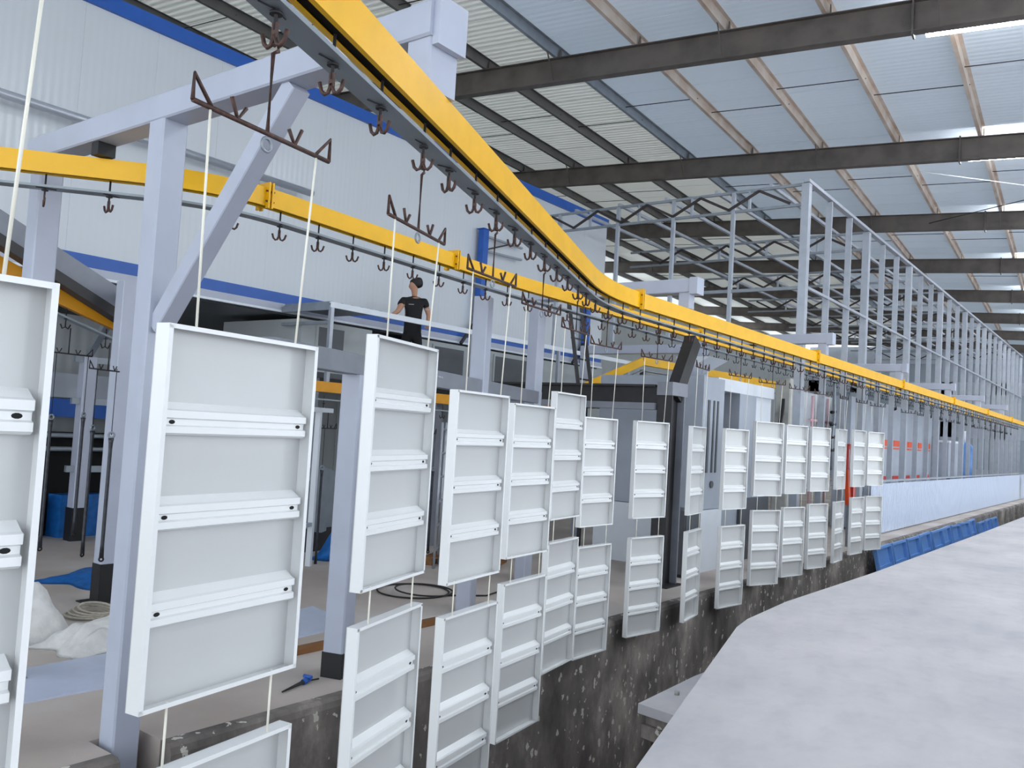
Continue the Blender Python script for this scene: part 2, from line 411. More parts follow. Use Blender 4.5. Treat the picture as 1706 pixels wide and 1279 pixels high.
for k in range(-3, 8):
    y = YR0+k*LR
    nm = ('rafter over the near end of the hall', 'rafter just behind the camera', 'rafter straight above the camera', 'dark steel roof rafter nearest the camera, crossing the top right corner', 'second dark steel roof rafter counted from the top right corner', 'third steel roof rafter, just clearing the galvanised frame', 'fourth steel roof rafter above the galvanised frame', 'fifth steel roof rafter above the galvanised frame', 'sixth steel roof rafter above the galvanised frame', 'seventh steel roof rafter far down the hall', 'last steel roof rafter at the far end')[k+3]
    t = roof_thing('roof_rafter', nm, 'rafter', 'steel roof rafters')
    def slab_bar(x0, x1, ya, yb, za, zb):
        return MB().add([(x0, ya, rz(x0, za)), (x1, ya, rz(x1, za)), (x1, yb, rz(x1, za)), (x0, yb, rz(x0, za)), (x0, ya, rz(x0, zb)), (x1, ya, rz(x1, zb)), (x1, yb, rz(x1, zb)), (x0, yb, rz(x0, zb))],
                        [(3, 2, 1, 0), (4, 5, 6, 7), (0, 1, 5, 4), (1, 2, 6, 5), (2, 3, 7, 6), (3, 0, 4, 7)])
    slab_bar(XA, XB, y-.09, y+.09, 0, .014).build('bottom_flange', 'rafter', t)
    slab_bar(XA, XB, y-.004, y+.004, .014, RH-.014).build('web', 'rafter', t)
    slab_bar(XA, XB, y-.09, y+.09, RH-.014, RH).build('top_flange', 'rafter', t)
    for xs in (-2.1, 5.2):
        slab_bar(xs-.014, xs+.014, y-.1, y+.1, -.06, RH+.03).build('splice_plate', 'rafter', t)
    for i, x in enumerate(PX):
        MB().add([(x+.03, y-.05, rz(x, RH)), (x+.03, y+.05, rz(x, RH)), (x+.03, y+.02, rz(x, RH+.17)), (x+.03, y-.02, rz(x, RH+.17)), (x+.045, y-.05, rz(x, RH)), (x+.045, y+.05, rz(x, RH)), (x+.045, y+.02, rz(x, RH+.17)), (x+.045, y-.02, rz(x, RH+.17))],
                 [(3, 2, 1, 0), (4, 5, 6, 7), (0, 1, 5, 4), (1, 2, 6, 5), (2, 3, 7, 6), (3, 0, 4, 7)]).build('purlin_cleat', 'rafter', t)
        if i % 2 == 0 and -1 <= k <= 5:
            MB().bar((x-.03, y-.1, rz(x, .03)), (x-.03, y-.42, rz(x, RH+.06)), .05, .006, up=(1, 0, 0)).build('fly_brace', 'rafter', t)
for i, x in enumerate(PX):
    t = roof_thing('roof_purlin', '%s thin roof purlin counted from the left side of the hall' % ORD[i], 'purlin', 'thin roof purlins')
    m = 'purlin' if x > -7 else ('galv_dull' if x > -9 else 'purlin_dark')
    z0 = rz(x, RH); y0, y1 = -9, 61.5
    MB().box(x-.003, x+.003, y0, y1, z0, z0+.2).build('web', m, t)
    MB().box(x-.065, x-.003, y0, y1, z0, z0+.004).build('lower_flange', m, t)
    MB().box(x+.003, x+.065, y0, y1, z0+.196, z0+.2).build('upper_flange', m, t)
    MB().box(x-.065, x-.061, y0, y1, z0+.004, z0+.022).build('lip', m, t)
for k in range(-2, 8):
    y = YR0+(k-.5)*LR
    t = roof_thing('sag_rod', '%s thin dark sag rod line between two rafters, counted from behind the camera' % ORD[k+2], 'rod', 'sag rods')
    for i in range(len(PX)-1):
        yy = y + (.5 if i % 2 else -.35)
        MB().tube([(PX[i]-.02, yy, rz(PX[i], RH+.09)), (PX[i+1]+.02, yy, rz(PX[i+1], RH+.09))], .010, 5).build('rod', 'rod_dark', t)
b = MB().tube([(-3.0, YR0+1.15*LR, rz(-3, .1)), (4.0, YR0+2*LR, rz(4, .1))], .012, 5)
o = b.build('brace_cable', 'lamp_body'); o.rotation_euler = (0, 0, PHI); tag(o, 'pale diagonal roof brace rod near the right edge of the picture', 'rod')
b = MB().tube([(-3.5, YR0+2*LR-.1, rz(-3.5, .2)), (3.5, YR0+1*LR+.2, rz(3.5, .2))], .012, 5)
o = b.build('brace_cable', 'rod_dark'); o.rotation_euler = (0, 0, PHI); tag(o, 'dark diagonal roof brace rod crossing the pale one', 'rod')
# strip lamps hung just behind each rafter
lamp_names = {-1: 'unseen strip lamp behind the camera', 0: 'bright strip lamp nearest the camera in the top right corner', 1: 'second bright strip lamp below the nearest one', 2: 'third bright strip lamp along the right edge', 3: 'fourth bright strip lamp along the right edge', 4: 'fifth small bright strip lamp along the right edge', 5: 'sixth tiny strip lamp along the right edge', 6: 'last tiny strip lamp at the far end'}
for k in range(-1, 7):
    y = YR0+k*LR+.42
    for j, x0 in enumerate((-2.0, 4.0, 9.5)):
        x1 = x0+2.4
        lab = lamp_names[k] if j == 0 else ('%s ceiling strip lamp outside the view on the right' % ORD[k+1 + (8 if j == 2 else 0)])
        t = roof_thing('strip_lamp', lab, 'lamp', 'ceiling strip lamps')
        MB().add([(x0, y-.05, rz(x0, .19)), (x1, y-.05, rz(x1, .19)), (x1, y+.05, rz(x1, .19)), (x0, y+.05, rz(x0, .19)), (x0, y-.03, rz(x0, .25)), (x1, y-.03, rz(x1, .25)), (x1, y+.03, rz(x1, .25)), (x0, y+.03, rz(x0, .25))],
                 [(3, 2, 1, 0), (4, 5, 6, 7), (0, 1, 5, 4), (1, 2, 6, 5), (2, 3, 7, 6), (3, 0, 4, 7)]).build('housing', 'lamp_body', t)
        MB().bar((x0+.02, y, rz(x0, .16)), (x1-.02, y, rz(x1, .16)), .18, .09, ch=.03).build('tube', 'lamp_glow', t)
        for xx in (x0+.2, x1-.2):
            MB().tube([(xx, y, rz(xx, .25)), (xx, y, rz(xx, RH+.2))], .006, 5).build('suspension_rod', 'rod_dark', t)

# ------------------------------------------------------------------ big white oven box on the left (wall) and what is under it
XO = -11.0
ZB, ZT = 3.14, 6.62
wall = bpy.data.objects.new('wall_oven', None); COL.objects.link(wall)
tag(wall, 'tall white ribbed panel wall of the raised oven box on the left', 'wall', kind='structure')
me = MB().box(0, .08, 0, 0.998, 0, ZT-ZB).mesh('wall_panel', 'wall_sheet')
for i in range(-4, 18):
    link('wall_panel', me, wall, (XO-.08, float(i), ZB))
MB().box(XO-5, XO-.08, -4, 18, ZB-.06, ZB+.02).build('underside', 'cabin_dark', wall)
MB().box(XO-5, XO-.08, -4, 18, ZT-.05, ZT).build('top_panel', 'wall_sheet', wall)
MB().box(XO-.1, XO+.05, -4, 18, ZT, ZT+.20).build('top_trim', 'blue_paint', wall)
MB().box(XO-.0, XO+.03, -4, 18, 3.24, 3.40).build('lower_trim', 'blue_paint', wall)
MB().box(XO-.0, XO+.05, -4, 18, 3.13, 3.235).build('bottom_rail', 'gantry_paint', wall)
MB().box(XO-.0, XO+.07, -4, 18, 3.095, 3.128).build('drip_edge', 'booth_white', wall)
for yy, zt, lab in ((13.05, 5.45, 'blue steel post standing against the white oven wall behind the walkway'), (17.05, 4.6, 'second shorter blue steel post, right of the first on the oven wall')):
    t = thing('blue_post', lab, 'post', (XO+.14, yy, ZB))
    MB().bar((0, 0, 0), (0, 0, zt-ZB), .16, .14, up=(1, 0, 0)).build('shaft', 'blue_paint', t)
    MB().box(-.1, .1, -.12, .12, zt-ZB, zt-ZB+.015).build('cap_plate', 'blue_paint', t)
    MB().bar((.0, -.5, -.05), (0, -.08, .45), .05, .05).build('knee_brace', 'black_steel', t)
    if yy < 14:
        MB().bar((0, .07, 2.2), (0, 1.3, 2.2), .05, .04).build('arm_chord', 'galv_dull', t)
        MB().bar((0, .07, 1.9), (0, 1.3, 1.95), .05, .04).build('arm_chord', 'galv_dull', t)
        MB().bar((0, .1, 1.93), (0, .8, 2.17), .03, .03).build('arm_diagonal', 'zigzag', t)
# pipe on the wall
b = MB().tube([(XO+.25, 2.0, 5.03), (XO+.25, 8.6, 5.03)], .055, 10)
t = tag(b.build('steel_pipe', 'galv'), 'thin galvanised pipe running along the white wall behind the left gantry', 'pipe')
# back of the undercroft
t = bpy.data.objects.new('wall_back', None); COL.objects.link(t); tag(t, 'grey ribbed sheet wall deep under the oven box', 'wall', kind='structure')
me = MB().box(0, .06, 0, 1.19, 0, 3.4).mesh('wall_panel', 'back_sheet')
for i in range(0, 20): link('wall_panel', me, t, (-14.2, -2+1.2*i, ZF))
b = MB().box(-20.2, -20, -10, 62, ZF, 8.2); tag(b.build('wall_outer', 'cabin'), 'outer hall wall hidden behind the oven box', 'wall', kind='structure')
t = bpy.data.objects.new('wall_end', None); COL.objects.link(t); tag(t, 'pale end wall with rows of windows at the far end of the hall', 'wall', kind='structure')
ZC = [ZF, .6, 2.6, 3.6, 5.4, 6.2, 7.4, 8.6]
for a, c in ((0, 1), (2, 3), (4, 5), (6, 7)): MB().box(-20, 22, 61.6, 61.8, ZC[a], ZC[c]).build('wall_band', 'booth_grey', t)
for i in range(15):
    x = -20+2.9*i
    MB().box(x, x+.9, 61.6, 61.8, .6, 7.4).build('wall_pier', 'booth_grey', t)
    for a in (1, 3, 5): MB().box(x+.9, x+2.9, 61.68, 61.70, ZC[a], ZC[a+1]).build('window_pane', 'pane_dim', t)

t = thing('machine_bench', 'dark machine recess with pale cross pipes behind the hanging rods', 'machine', (-13.0, 5.2, ZF))
MB().box(-.8, .0, 0, 3.2, 0, 1.5).build('body', 'slot_black', t)  # black box standing in for the shaded void behind the pipes
MB().box(-.05, .06, -.4, 3.4, 1.75, 2.02).build('blue_beam', 'blue_paint', t)
MB().box(-.3, .1, -.4, 3.4, 2.04, 2.4).build('pale_beam', 'booth_grey', t)
for zz in (1.28, 1.48): MB().tube([(.12, -.3, zz), (.12, 3.3, zz)], .035, 8).build('cross_pipe', 'galv_dull', t)
for yy, w_ in ((-.2, .7), (.75, .9), (2.0, .7)):
    o = MB().prism([(.05, yy), (.35, yy+.05), (.35, yy+w_), (.05, yy+w_+.05)], 0, .62).build('blue_tub', 'blue_tarp', t)

# ------------------------------------------------------------------ near and far conveyor rails
h0 = Vector((-2.165, 1.526, 0)); A1 = math.radians(21.45)
t1 = Vector((-math.sin(A1), math.cos(A1), 0)); XR = -4.375
L1 = (XR-h0.x)/t1.x; bend = h0+t1*L1
S0 = 4.0
near = Path(fillet([h0-t1*S0, bend, Vector((XR, 60, 0))], .75, 10))
near_len_fix = near.at(S0)[0]-h0
far = Path(fillet([Vector((-7.2, 1.05, 0)), Vector((-5.19, 3.40, 0)), Vector((-5.54, 7.0, 0)), Vector((-5.60, 12.5, 0)), Vector((-5.60, 60, 0))], .55, 8))
def rail(name, label, path, zd, d0, d1, joints, m='yellow_paint', tray=True, bh=.16):
    t = thing(name, label, 'rail')
    zb = zd+.11; zt = zd+.11+bh; hw = .045
    cuts = [d0]+joints+[d1]
    for a, bq in zip(cuts, cuts[1:]):
        pts = path.cut(a, bq)
        # hollow box beam open along the bottom slot
        prof = [(-hw, zb), (-hw+.022, zb), (-hw+.022, zb+.006), (-hw+.006, zb+.006), (-hw+.006, zt-.006), (hw-.006, zt-.006), (hw-.006, zb+.006), (hw-.022, zb+.006), (hw-.022, zb), (hw, zb), (hw, zt), (-hw, zt)]
        s_ = MB().sweep([p+Vector((0, 0, 0)) for p in pts], prof[::-1]).build('beam_section', m, t)
    for j in joints:
        p, yw = path.at(j); o = thing_part('joint_flange', t, p, yw)
        b = MB()
        for dy in (-.022, .008):
            for (x0, x1, z0, z1) in ((-hw-.035, -hw, zb-.02, zt+.035), (hw, hw+.035, zb-.02, zt+.035), (-hw, hw, zt, zt+.035)):
                b.box(x0, x1, dy, dy+.014, z0, z1)
        me = b.mesh('joint_flange', m); o.data = me if o.type == 'MESH' else None
        bb = MB()
        for sx in (-1, 1):
            for zz in (zb+.03, zt-.03):
                bb.tube([(sx*(hw+.02), -.035, zz), (sx*(hw+.02), .035, zz)], .007, 6)
        bo = bb.build('bolts', 'rust', o); bo['kind'] = 'stuff'
    if tray:
        pts = path.cut(d0, d1)
        prof = [(-.066, zd+.012), (.042, zd+.012), (.042, zd+.028), (.039, zd+.028), (.039, zd+.016), (-.063, zd+.016), (-.063, zd+.028), (-.066, zd+.028)]
        MB().sweep(pts, prof[::-1]).build('drip_tray', 'tray_grey', t)
        MB().sweep(pts, [(-.038, zb+.02), (.038, zb+.02), (.038, zb+.03), (-.038, zb+.03)][::-1]).build('slot_shade_strip', 'slot_black', t)  # black filler strip standing in for the dark inside of the slot
    return t
def thing_part(name, parent, loc, rzz):
    me = bpy.data.meshes.new(name); o = bpy.data.objects.new(name, me); COL.objects.link(o); o.parent = parent
    o.location = (loc.x, loc.y, loc.z); o.rotation_euler = (0, 0, rzz); return o
ZN, ZFAR = 2.73, 2.90
dn = lambda s: s+S0
rail_near = rail('conveyor_rail', 'glossy yellow conveyor rail in front, sweeping from the top left and bending at mid picture', near, ZN, .3, 46, [dn(6.72), dn(12.6), dn(18.4), dn(24.2), dn(30), dn(35.8)])
rail_far = rail('conveyor_rail', 'yellow conveyor rail farther back, carrying empty hooks behind the first gantry', far, ZFAR, .2, 46, [3.4, 5.75, 11.6, 20.6, 26.6, 32.6], bh=.135)

# hook: rod through the tray, disc and a double prong
def hook_parts():
    P = {}
    P['rod'] = MB().tube([(0, 0, .108), (0, 0, -.055)], .0065, 6).mesh('rod', 'dark_iron')
    P['disc'] = MB().disc((0, 0, -.006), .021, .008, 12).mesh('disc', 'dark_iron')
    b = MB()
    b.bar((0, 0, -.03), (0, 0, -.085), .020, .010, up=(1, 0, 0))
    b.tube([(0, 0, -.07), (0, .012, -.100), (0, .026, -.105), (0, .040, -.092), (0, .050, -.060)], .0075, 6)
    b.tube([(0, 0, -.07), (0, -.012, -.100), (0, -.026, -.105), (0, -.040, -.092), (0, -.050, -.060)], .0075, 6)
    P['prong'] = b.mesh('prong', 'rust')
    P['cross_wire'] = MB().tube([(-.068, .012, .009), (0, .0, .011), (.055, .012, .007)], .003, 4).mesh('cross_wire', 'rod_dark')
    b = MB(); b.tube([(0, 0, .108), (0, 0, -.09)], .0065, 5); b.disc((0, 0, -.006), .021, .008, 8)
    b.tube([(0, -.05, -.060), (0, -.030, -.105), (0, 0, -.085), (0, .030, -.105), (0, .050, -.060)], .0075, 5)
    P['far'] = b.mesh('hook', 'dark_iron')
    return P
HP = hook_parts()
def hook(p, yaw, z, label, group, detail):
    if not detail:
        o = link('conveyor_hook', HP['far'], None, (p.x, p.y, z+p.z), yaw); return tag(o, label, 'hook', group)
    t = thing('conveyor_hook', label, 'hook', (p.x, p.y, z+p.z), yaw, group)
    for k in ('rod', 'disc', 'prong', 'cross_wire'): link(k, HP[k], t)
    return t
DS = {1: .09, 2: .03, 3: .06, 6: .03, 7: .02, 8: .03, 9: .02, 10: -.01, 11: -.03, 12: -.06, 13: -.08, 14: -.1, 15: -.17, 16: -.22}
for i in range(-8, 96):
    p, yw = near.at(dn(.4*i + (DS.get(i//3+2, 0) if i % 3 == 0 else 0)))
    if i % 3 == 0 and i >= -3 and i <= 42: lab, g = 'rusty conveyor hook on the front rail with a hanger bar slung from it', 'loaded hooks of the front rail'
    else: lab, g = 'rusty conveyor hook on the front rail with nothing slung from it', 'free hooks of the front rail'
    if -3 <= i <= 44:
        kk = i//3+1; wh = 'leftmost' if kk == 0 else ORD[kk]
        if i % 3 == 0 and i <= 42: lab = 'rusty conveyor hook on the front rail carrying the %s hanger bar' % wh
        else: lab = '%s free rusty hook on the front rail after the %s loaded hook' % (('', 'nearer', 'farther')[i % 3], wh)
    hook(p, yw + 1.25 + random.uniform(-.4, .4), ZN, lab, g, i < 40)
for i in range(0, 104):
    p, yw = far.at(.35+.4*i)
    lab = 'dark empty conveyor hook far along the farther yellow rail'
    if 3 <= i < 23: lab = '%s dark empty hook on the farther yellow rail, counted from the left picture edge' % ORD[i-3]
    hook(p, yw - .8 + random.uniform(-.45, .45), ZFAR, lab, 'hooks of the farther rail', i < 26)

# hanger bar
def hanger_parts():
    P = {}
    P['stem'] = MB().tube([(0, .0, .275), (0, .012, .29), (0, .022, .28), (0, .02, .265), (0, 0, .25), (0, 0, 0)], .007, 6).mesh('stem', 'rust')
    P['bar'] = MB().tube([(0, -.285, 0), (0, .285, 0)], .0075, 6).mesh('bar', 'rust')
    b = MB()
    b.tube([(0, .285, 0), (0, .285, .075), (0, .215, .0)], .0065, 6); P['end_loop'] = b.mesh('end_loop', 'rust')
    P['v_prong'] = MB().tube([(-.0, -.028, .06), (0, 0, .002), (.0, .03, .045)], .0065, 6).mesh('v_prong', 'rust')
    P['ring'] = MB().ring((0, 0, -.035), .021, .005, (1, 0, 0)).mesh('ring', 'galv_dull')
    b = MB().tube([(0, 0, .27), (0, 0, 0)], .007, 5); b.tube([(0, -.285, 0), (0, .285, 0)], .0075, 5)
    for s_ in (-1, 1):
        b.tube([(0, s_*.285, 0), (0, s_*.285, .075), (0, s_*.215, 0)], .006, 5); b.tube([(0, s_*.11-.03, .05), (0, s_*.11, 0), (0, s_*.11+.03, .05)], .006, 5)
    P['far'] = b.mesh('hanger', 'dark_iron')
    return P
GP = hanger_parts()
def hanger(p, yaw, z, label, group, detail=True):
    if not detail:
        return tag(link('hanger_bar', GP['far'], None, (p.x, p.y, z), yaw), label, 'hanger', group)
    t = thing('hanger_bar', label, 'hanger', (p.x, p.y, z), yaw, group)
    link('stem', GP['stem'], t); link('bar', GP['bar'], t); link('ring', GP['ring'], t)
    for s_ in (0, 1):
        link('end_loop', GP['end_loop'], t, rz=math.pi*s_)
        link('v_prong', GP['v_prong'], t, (0, .12 if s_ else -.12, 0), math.pi*s_)
    return t

# ------------------------------------------------------------------ white tray panels
PW, PH, PD = .60, 1.05, .052
def panel_meshes():
    P = {}
    P['sheet'] = MB().box(-PD-.002, -PD+.001, -PW/2, PW/2, -PH, 0).mesh('sheet', 'powder_sheet_shaded')
    def flange(L):
        b = MB()
        # along local y from 0..L, standing in z (0 = outside), with a folded front lip
        b.box(-PD, 0, 0, L, -.0025, 0)
        b.box(-.0028, 0, 0, L, -.014, -.0025)
        return b
    P['top_flange'] = MB().box(-PD, 0, -PW/2, PW/2, -.0025, 0).box(-.0025, 0, -PW/2, PW/2, -.013, -.0025).mesh('top_flange', 'powder_white')
    P['bottom_flange'] = MB().box(-PD, 0, -PW/2, PW/2, -PH, -PH+.0025).box(-.0025, 0, -PW/2, PW/2, -PH+.0025, -PH+.013).mesh('bottom_flange', 'powder_white')
    P['side_a'] = MB().box(-PD, 0, -PW/2, -PW/2+.0025, -PH+.0025, -.0025).box(-.0025, 0, -PW/2+.0025, -PW/2+.014, -PH+.0025, -.0025).mesh('side_flange', 'powder_white')
    P['side_b'] = MB().box(-PD, 0, PW/2-.0025, PW/2, -PH+.0025, -.0025).box(-.0025, 0, PW/2-.014, PW/2-.0025, -PH+.0025, -.0025).mesh('side_flange', 'powder_white')
    prof = [(0, .050), (.030, .030), (.040, .026), (.040, .006), (.030, .002), (.030, -.014), (.040, -.018), (.040, -.036), (.030, -.042), (0, -.046)]
    n = len(prof); y0, y1 = -PW/2+.022, PW/2-.022
    vs = [(-PD+x, y, z) for y in (y0, y1) for x, z in prof]
    b = MB().add(vs, [(i, i+1, n+i+1, n+i) for i in range(n-1)] + [tuple(range(n))[::-1], tuple(range(n, 2*n))])
    b.f = [tuple(reversed(f)) for f in b.f]
    P['stiffener'] = b.mesh('stiffener', 'powder_white')
    b = MB().add([(-PD+.0306, .009*math.cos(a)*1.2, .006*math.sin(a)-.006) for a in [2*math.pi*k/10 for k in range(10)]], [tuple(range(10))])
    P['bolt_hole'] = b.mesh('bolt_hole', 'hole_black')
    return P
PP = panel_meshes()
def panel(p, yaw, zt, label, detail=True, lean=(0, 0)):
    t = thing('tray_panel', label, 'panel', (p.x, p.y, zt), yaw, 'white tray panels hung on the conveyor')
    t.rotation_euler = (lean[0], lean[1], yaw)
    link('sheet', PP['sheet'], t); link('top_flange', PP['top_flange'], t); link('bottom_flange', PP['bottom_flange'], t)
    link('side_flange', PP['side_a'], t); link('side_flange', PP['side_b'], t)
    for k in (1, 2, 3):
        s_ = link('stiffener', PP['stiffener'], t, (0, 0, -PH*k/4))
        if detail:
            for y in (-PW/2+.05, PW/2-.05): link('bolt_hole', PP['bolt_hole'], s_, (0, y, 0))
    return t
def wire(p0, p1, label, r=.004):
    o = MB().tube([p0, p1], r, 5)
    base = Vector(p1); o.v = [tuple(Vector(v)-base) for v in o.v]
    return tag(o.build('suspension_wire', 'wire_white', loc=base), label, 'wire', 'white suspension wires')
PANELS = [  # index, yaw, upper top z, lower top z, shift along, upper offset
    (1, -1.0, 1.735, .48, .09), (2, 9.0, 1.73, .50, .03), (3, 17.6, 1.85, .66, .06), (4, 9.4, 1.69, .47, .0), (5, 6.6, 1.67, .455, .0),
    (6, 8.7, 1.82, .59, .03), (7, -.7, 1.65, .415, .02), (8, -8.5, 1.66, .41, .03), (9, 9.0, 1.65, .41, .02), (10, -7.7, 1.66, .40, -.01),
    (11, -19.2, 1.80, .55, -.03), (12, -12.5, 1.80, .55, -.06), (13, -11.8, 1.81, .56, -.08), (14, 2.0, 1.82, .56, -.1), (15, -5.3, 1.84, .60, -.17), (16, -15.0, 1.84, .59, -.22)]
ZH = 2.352
for k, yd, zu, zl, ds in PANELS:
    p, _ = near.at(dn(1.2*(k-2)))
    s_act = dn(1.2*(k-2)+ds); q, _ = near.at(s_act)
    yaw = math.radians(yd)
    which = 'leftmost, cut off by the picture edge' if k == 1 else '%s from the left' % ORD[k-1]
    hanger(q, yaw, ZH, 'rusty hanger bar above the %s panel pair of the row' % (ORD[k-1] if k > 1 else 'leftmost'), 'hanger bars carrying panels', k < 14)
    panel(q, yaw, zu, 'white ribbed tray panel in the upper tier, %s' % which, k < 11)
    panel(q, yaw, zl, 'white ribbed tray panel in the lower tier, %s' % which, k < 11)
    tv = Vector((-math.sin(yaw), math.cos(yaw), 0)); nv = Vector((math.cos(yaw), math.sin(yaw), 0))
    for s_, nm in ((-1, 'left'), (1, 'right')):
        a = q+tv*s_*.222; c = q+tv*s_*.20-nv*.012
        wire(a+Vector((0, 0, ZH-.004)), c+Vector((0, 0, zu-.012)), '%s white wire holding up the %s panel of the upper tier' % (nm, ORD[k-1]))
        wire(c+Vector((0, 0, zu-PH+.012)), c+Vector((0, 0, zl-.012)), '%s white wire between upper and lower panel of the %s pair' % (nm, ORD[k-1]))
for j in range(17, 33):
    p, yw = near.at(dn(1.2*(j-2)))
    hanger(p, random.uniform(-.5, .5), ZH, 'empty dark hanger bar far along the front rail', 'empty hanger bars of the front rail', False)

# ------------------------------------------------------------------ gantries carrying the rails
def gantry(label, y, xe, posts, x_left, zb, w_=.165):
    t = thing('support_gantry', label, 'gantry', (0, 0, 0))
    MB().bar((x_left, y, zb+w_/2), (xe, y, zb+w_/2), w_, w_, ch=.010).build('cross_beam', 'gantry_paint', t)
    for x in posts:
        MB().bar((x, y, ZF), (x, y, zb), w_, w_, up=(0, 1, 0), ch=.010).build('post', 'gantry_paint', t)
        MB().box(x-.12, x+.12, y-.12, y+.12, ZF, ZF+.012).build('base_plate', 'gantry_paint', t)
    return t
YG = 2.765
g1 = gantry('big pale gantry at the left with diagonal brace, spanning both yellow rails', YG, -2.62, (-6.46,), -6.62, 3.24)
MB().bar((-4.87, YG, -2.0), (-4.87, YG, 3.24), .165, .165, up=(0, 1, 0), ch=.010).build('post', 'gantry_paint', g1)
MB().bar((-4.79, YG, 1.98), (-3.64, YG, 3.235), .11, .11, up=(0, 1, 0), ch=.006).build('diagonal_brace', 'gantry_paint', g1)
MB().bar((-2.70, YG+.03, 3.003), (-2.70, YG+.03, 3.415), .15, .19, up=(0, 1, 0), ch=.008).build('rail_drop', 'gantry_paint', g1)
MB().box(-2.622, -2.585, YG-.06, YG+.13, 3.20, 3.425).build('end_cap', 'gantry_paint', g1)
MB().bar((-5.66, YG, 3.152), (-5.66, YG, 3.238), .09, .12, up=(0, 1, 0)).build('rail_bracket', 'black_paint', g1)
GY = [9.06, 14.22, 19.45, 24.9, 29.7, 34.8]
gl = ['second pale gantry arm, above the bend of the front rail', 'third pale gantry arm, in front of the galvanised frame', 'fourth pale gantry arm along the front rail', 'fifth pale gantry arm along the front rail', 'sixth pale gantry arm along the front rail', 'seventh and farthest pale gantry arm']
for i, y in enumerate(GY):
    g = gantry(gl[i], y, -4.24, (-6.53,), -6.62, 3.19)
    MB().bar((-4.40, y, 3.005), (-4.40, y, 3.188), .14, .14, up=(0, 1, 0), ch=.008).build('rail_drop', 'gantry_paint', g)
    MB().box(-4.33, -4.23, y-.092, y+.092, 3.17, 3.365).build('end_cap', 'gantry_paint', g)
    MB().bar((-5.6, y, 3.172), (-5.6, y, 3.188), .09, .12, up=(0, 1, 0)).build('rail_bracket', 'black_paint', g)

# line of posts with a lower beam behind the panels
t = thing('lower_portal', 'low pale steel portal with grey cross beam behind the third and fourth panels', 'portal', (0, 0, 0))
Bp, Cp = Vector((-5.0, 4.56, 0)), Vector((-5.85, 7.10, 0))
dv = (Cp-Bp).normalized()
for q, zt in ((Bp, 1.84), (Cp, 2.90)):
    MB().bar(q+Vector((0, 0, ZF)), q+Vector((0, 0, zt)), .17, .17, up=(dv.y, -dv.x, 0), ch=.01).build('post', 'gantry_paint', t)
    if zt < 2: MB().bar(q+Vector((0, 0, ZF)), q+Vector((0, 0, ZF+.19)), .176, .176, up=(dv.y, -dv.x, 0)).build('black_foot', 'black_paint', t)
MB().bar(Bp-dv*1.2+Vector((0, 0, 1.92)), Cp+dv*2.2+Vector((0, 0, 1.92)), .12, .16, ch=.006).build('cross_beam', 'grey_beam', t)
for a in (-.9, -.86, -.82, -.78, 1.4, 1.44, 1.48, 1.52):
    q = Bp+dv*a+Vector((.056, .02, 1.94)); MB().tube([q, q+Vector((.012, 0, 0))], .007, 6).build('bolt', 'galv', t)

# ------------------------------------------------------------------ galvanised building frame
YF0, SP, NC = 15.5, 1.372, 24
XFR, XFL = -5.15, -11.2
ZTF, ZMF = 6.34, 4.40
t = thing('galvanised_shed', 'tall open galvanised steel frame of a shed standing behind the front rail', 'shed', (0, 0, 0))
for i in range(NC):
    y = YF0+SP*i; main = i % 3 == 0
    MB().bar((XFR-.06, y, ZF), (XFR-.06, y, ZTF-.02), (.12 if not main else .14), (.05 if not main else .16), up=(0, 1, 0)).build('column', 'galv', t)
MB().box(XFR-.1, XFR+.01, YF0-.08, YF0+SP*(NC-1)+.1, ZTF, ZTF+.06).build('top_rail', 'galv', t)
MB().box(XFR-.04, XFR+.012, YF0, YF0+SP*(NC-1), ZMF-.025, ZMF+.025).build('middle_rail', 'galv', t)
MB().box(XFR-.04, XFR+.012, YF0, YF0+SP*(NC-1), .74, .79).build('lower_rail', 'galv', t)
for x in (-6.62, -7.9, -9.2, -10.7):
    MB().bar((x, YF0, 3.45 if x > -9.5 else 3.2), (x, YF0, ZTF-.02), .07, .07, up=(0, 1, 0)).build('gable_post', 'galv', t)
MB().box(XFL, XFR, YF0-.03, YF0+.03, 4.36, 4.42).build('gable_rail', 'galv_dull', t)
for i in range(0, NC, 3):
    y = YF0+SP*i
    MB().box(XFL, XFR-.02, y-.025, y+.025, ZTF-.04, ZTF+.01).build('truss_chord', 'galv_dull', t)
    MB().box(XFL, XFR-.02, y-.025, y+.025, ZTF-.42, ZTF-.37).build('truss_chord', 'galv_dull', t)
    x = XFR-.35; up = False; k = 0
    while x > XFL+.6:
        za, zb_ = (ZTF-.36, ZTF-.05) if k % 2 == 0 else (ZTF-.05, ZTF-.36)
        MB().bar((x, y-.045, za), (x-.6, y-.045, zb_), .03, .05).build('zigzag_bar', 'zigzag', t)
        x -= .6; k += 1
    for x in (-6.3, -7.5, -8.7, -9.9): MB().box(x-.02, x+.02, y-.03, y+.03, ZTF-.38, ZTF-.03).build('truss_web', 'galv', t)
for x in (-5.9, -7.0, -8.1, -9.2, -10.3):
    MB().box(x-.03, x+.03, YF0, YF0+SP*(NC-1), ZTF+.015, ZTF+.075).build('roof_runner', 'galv', t)
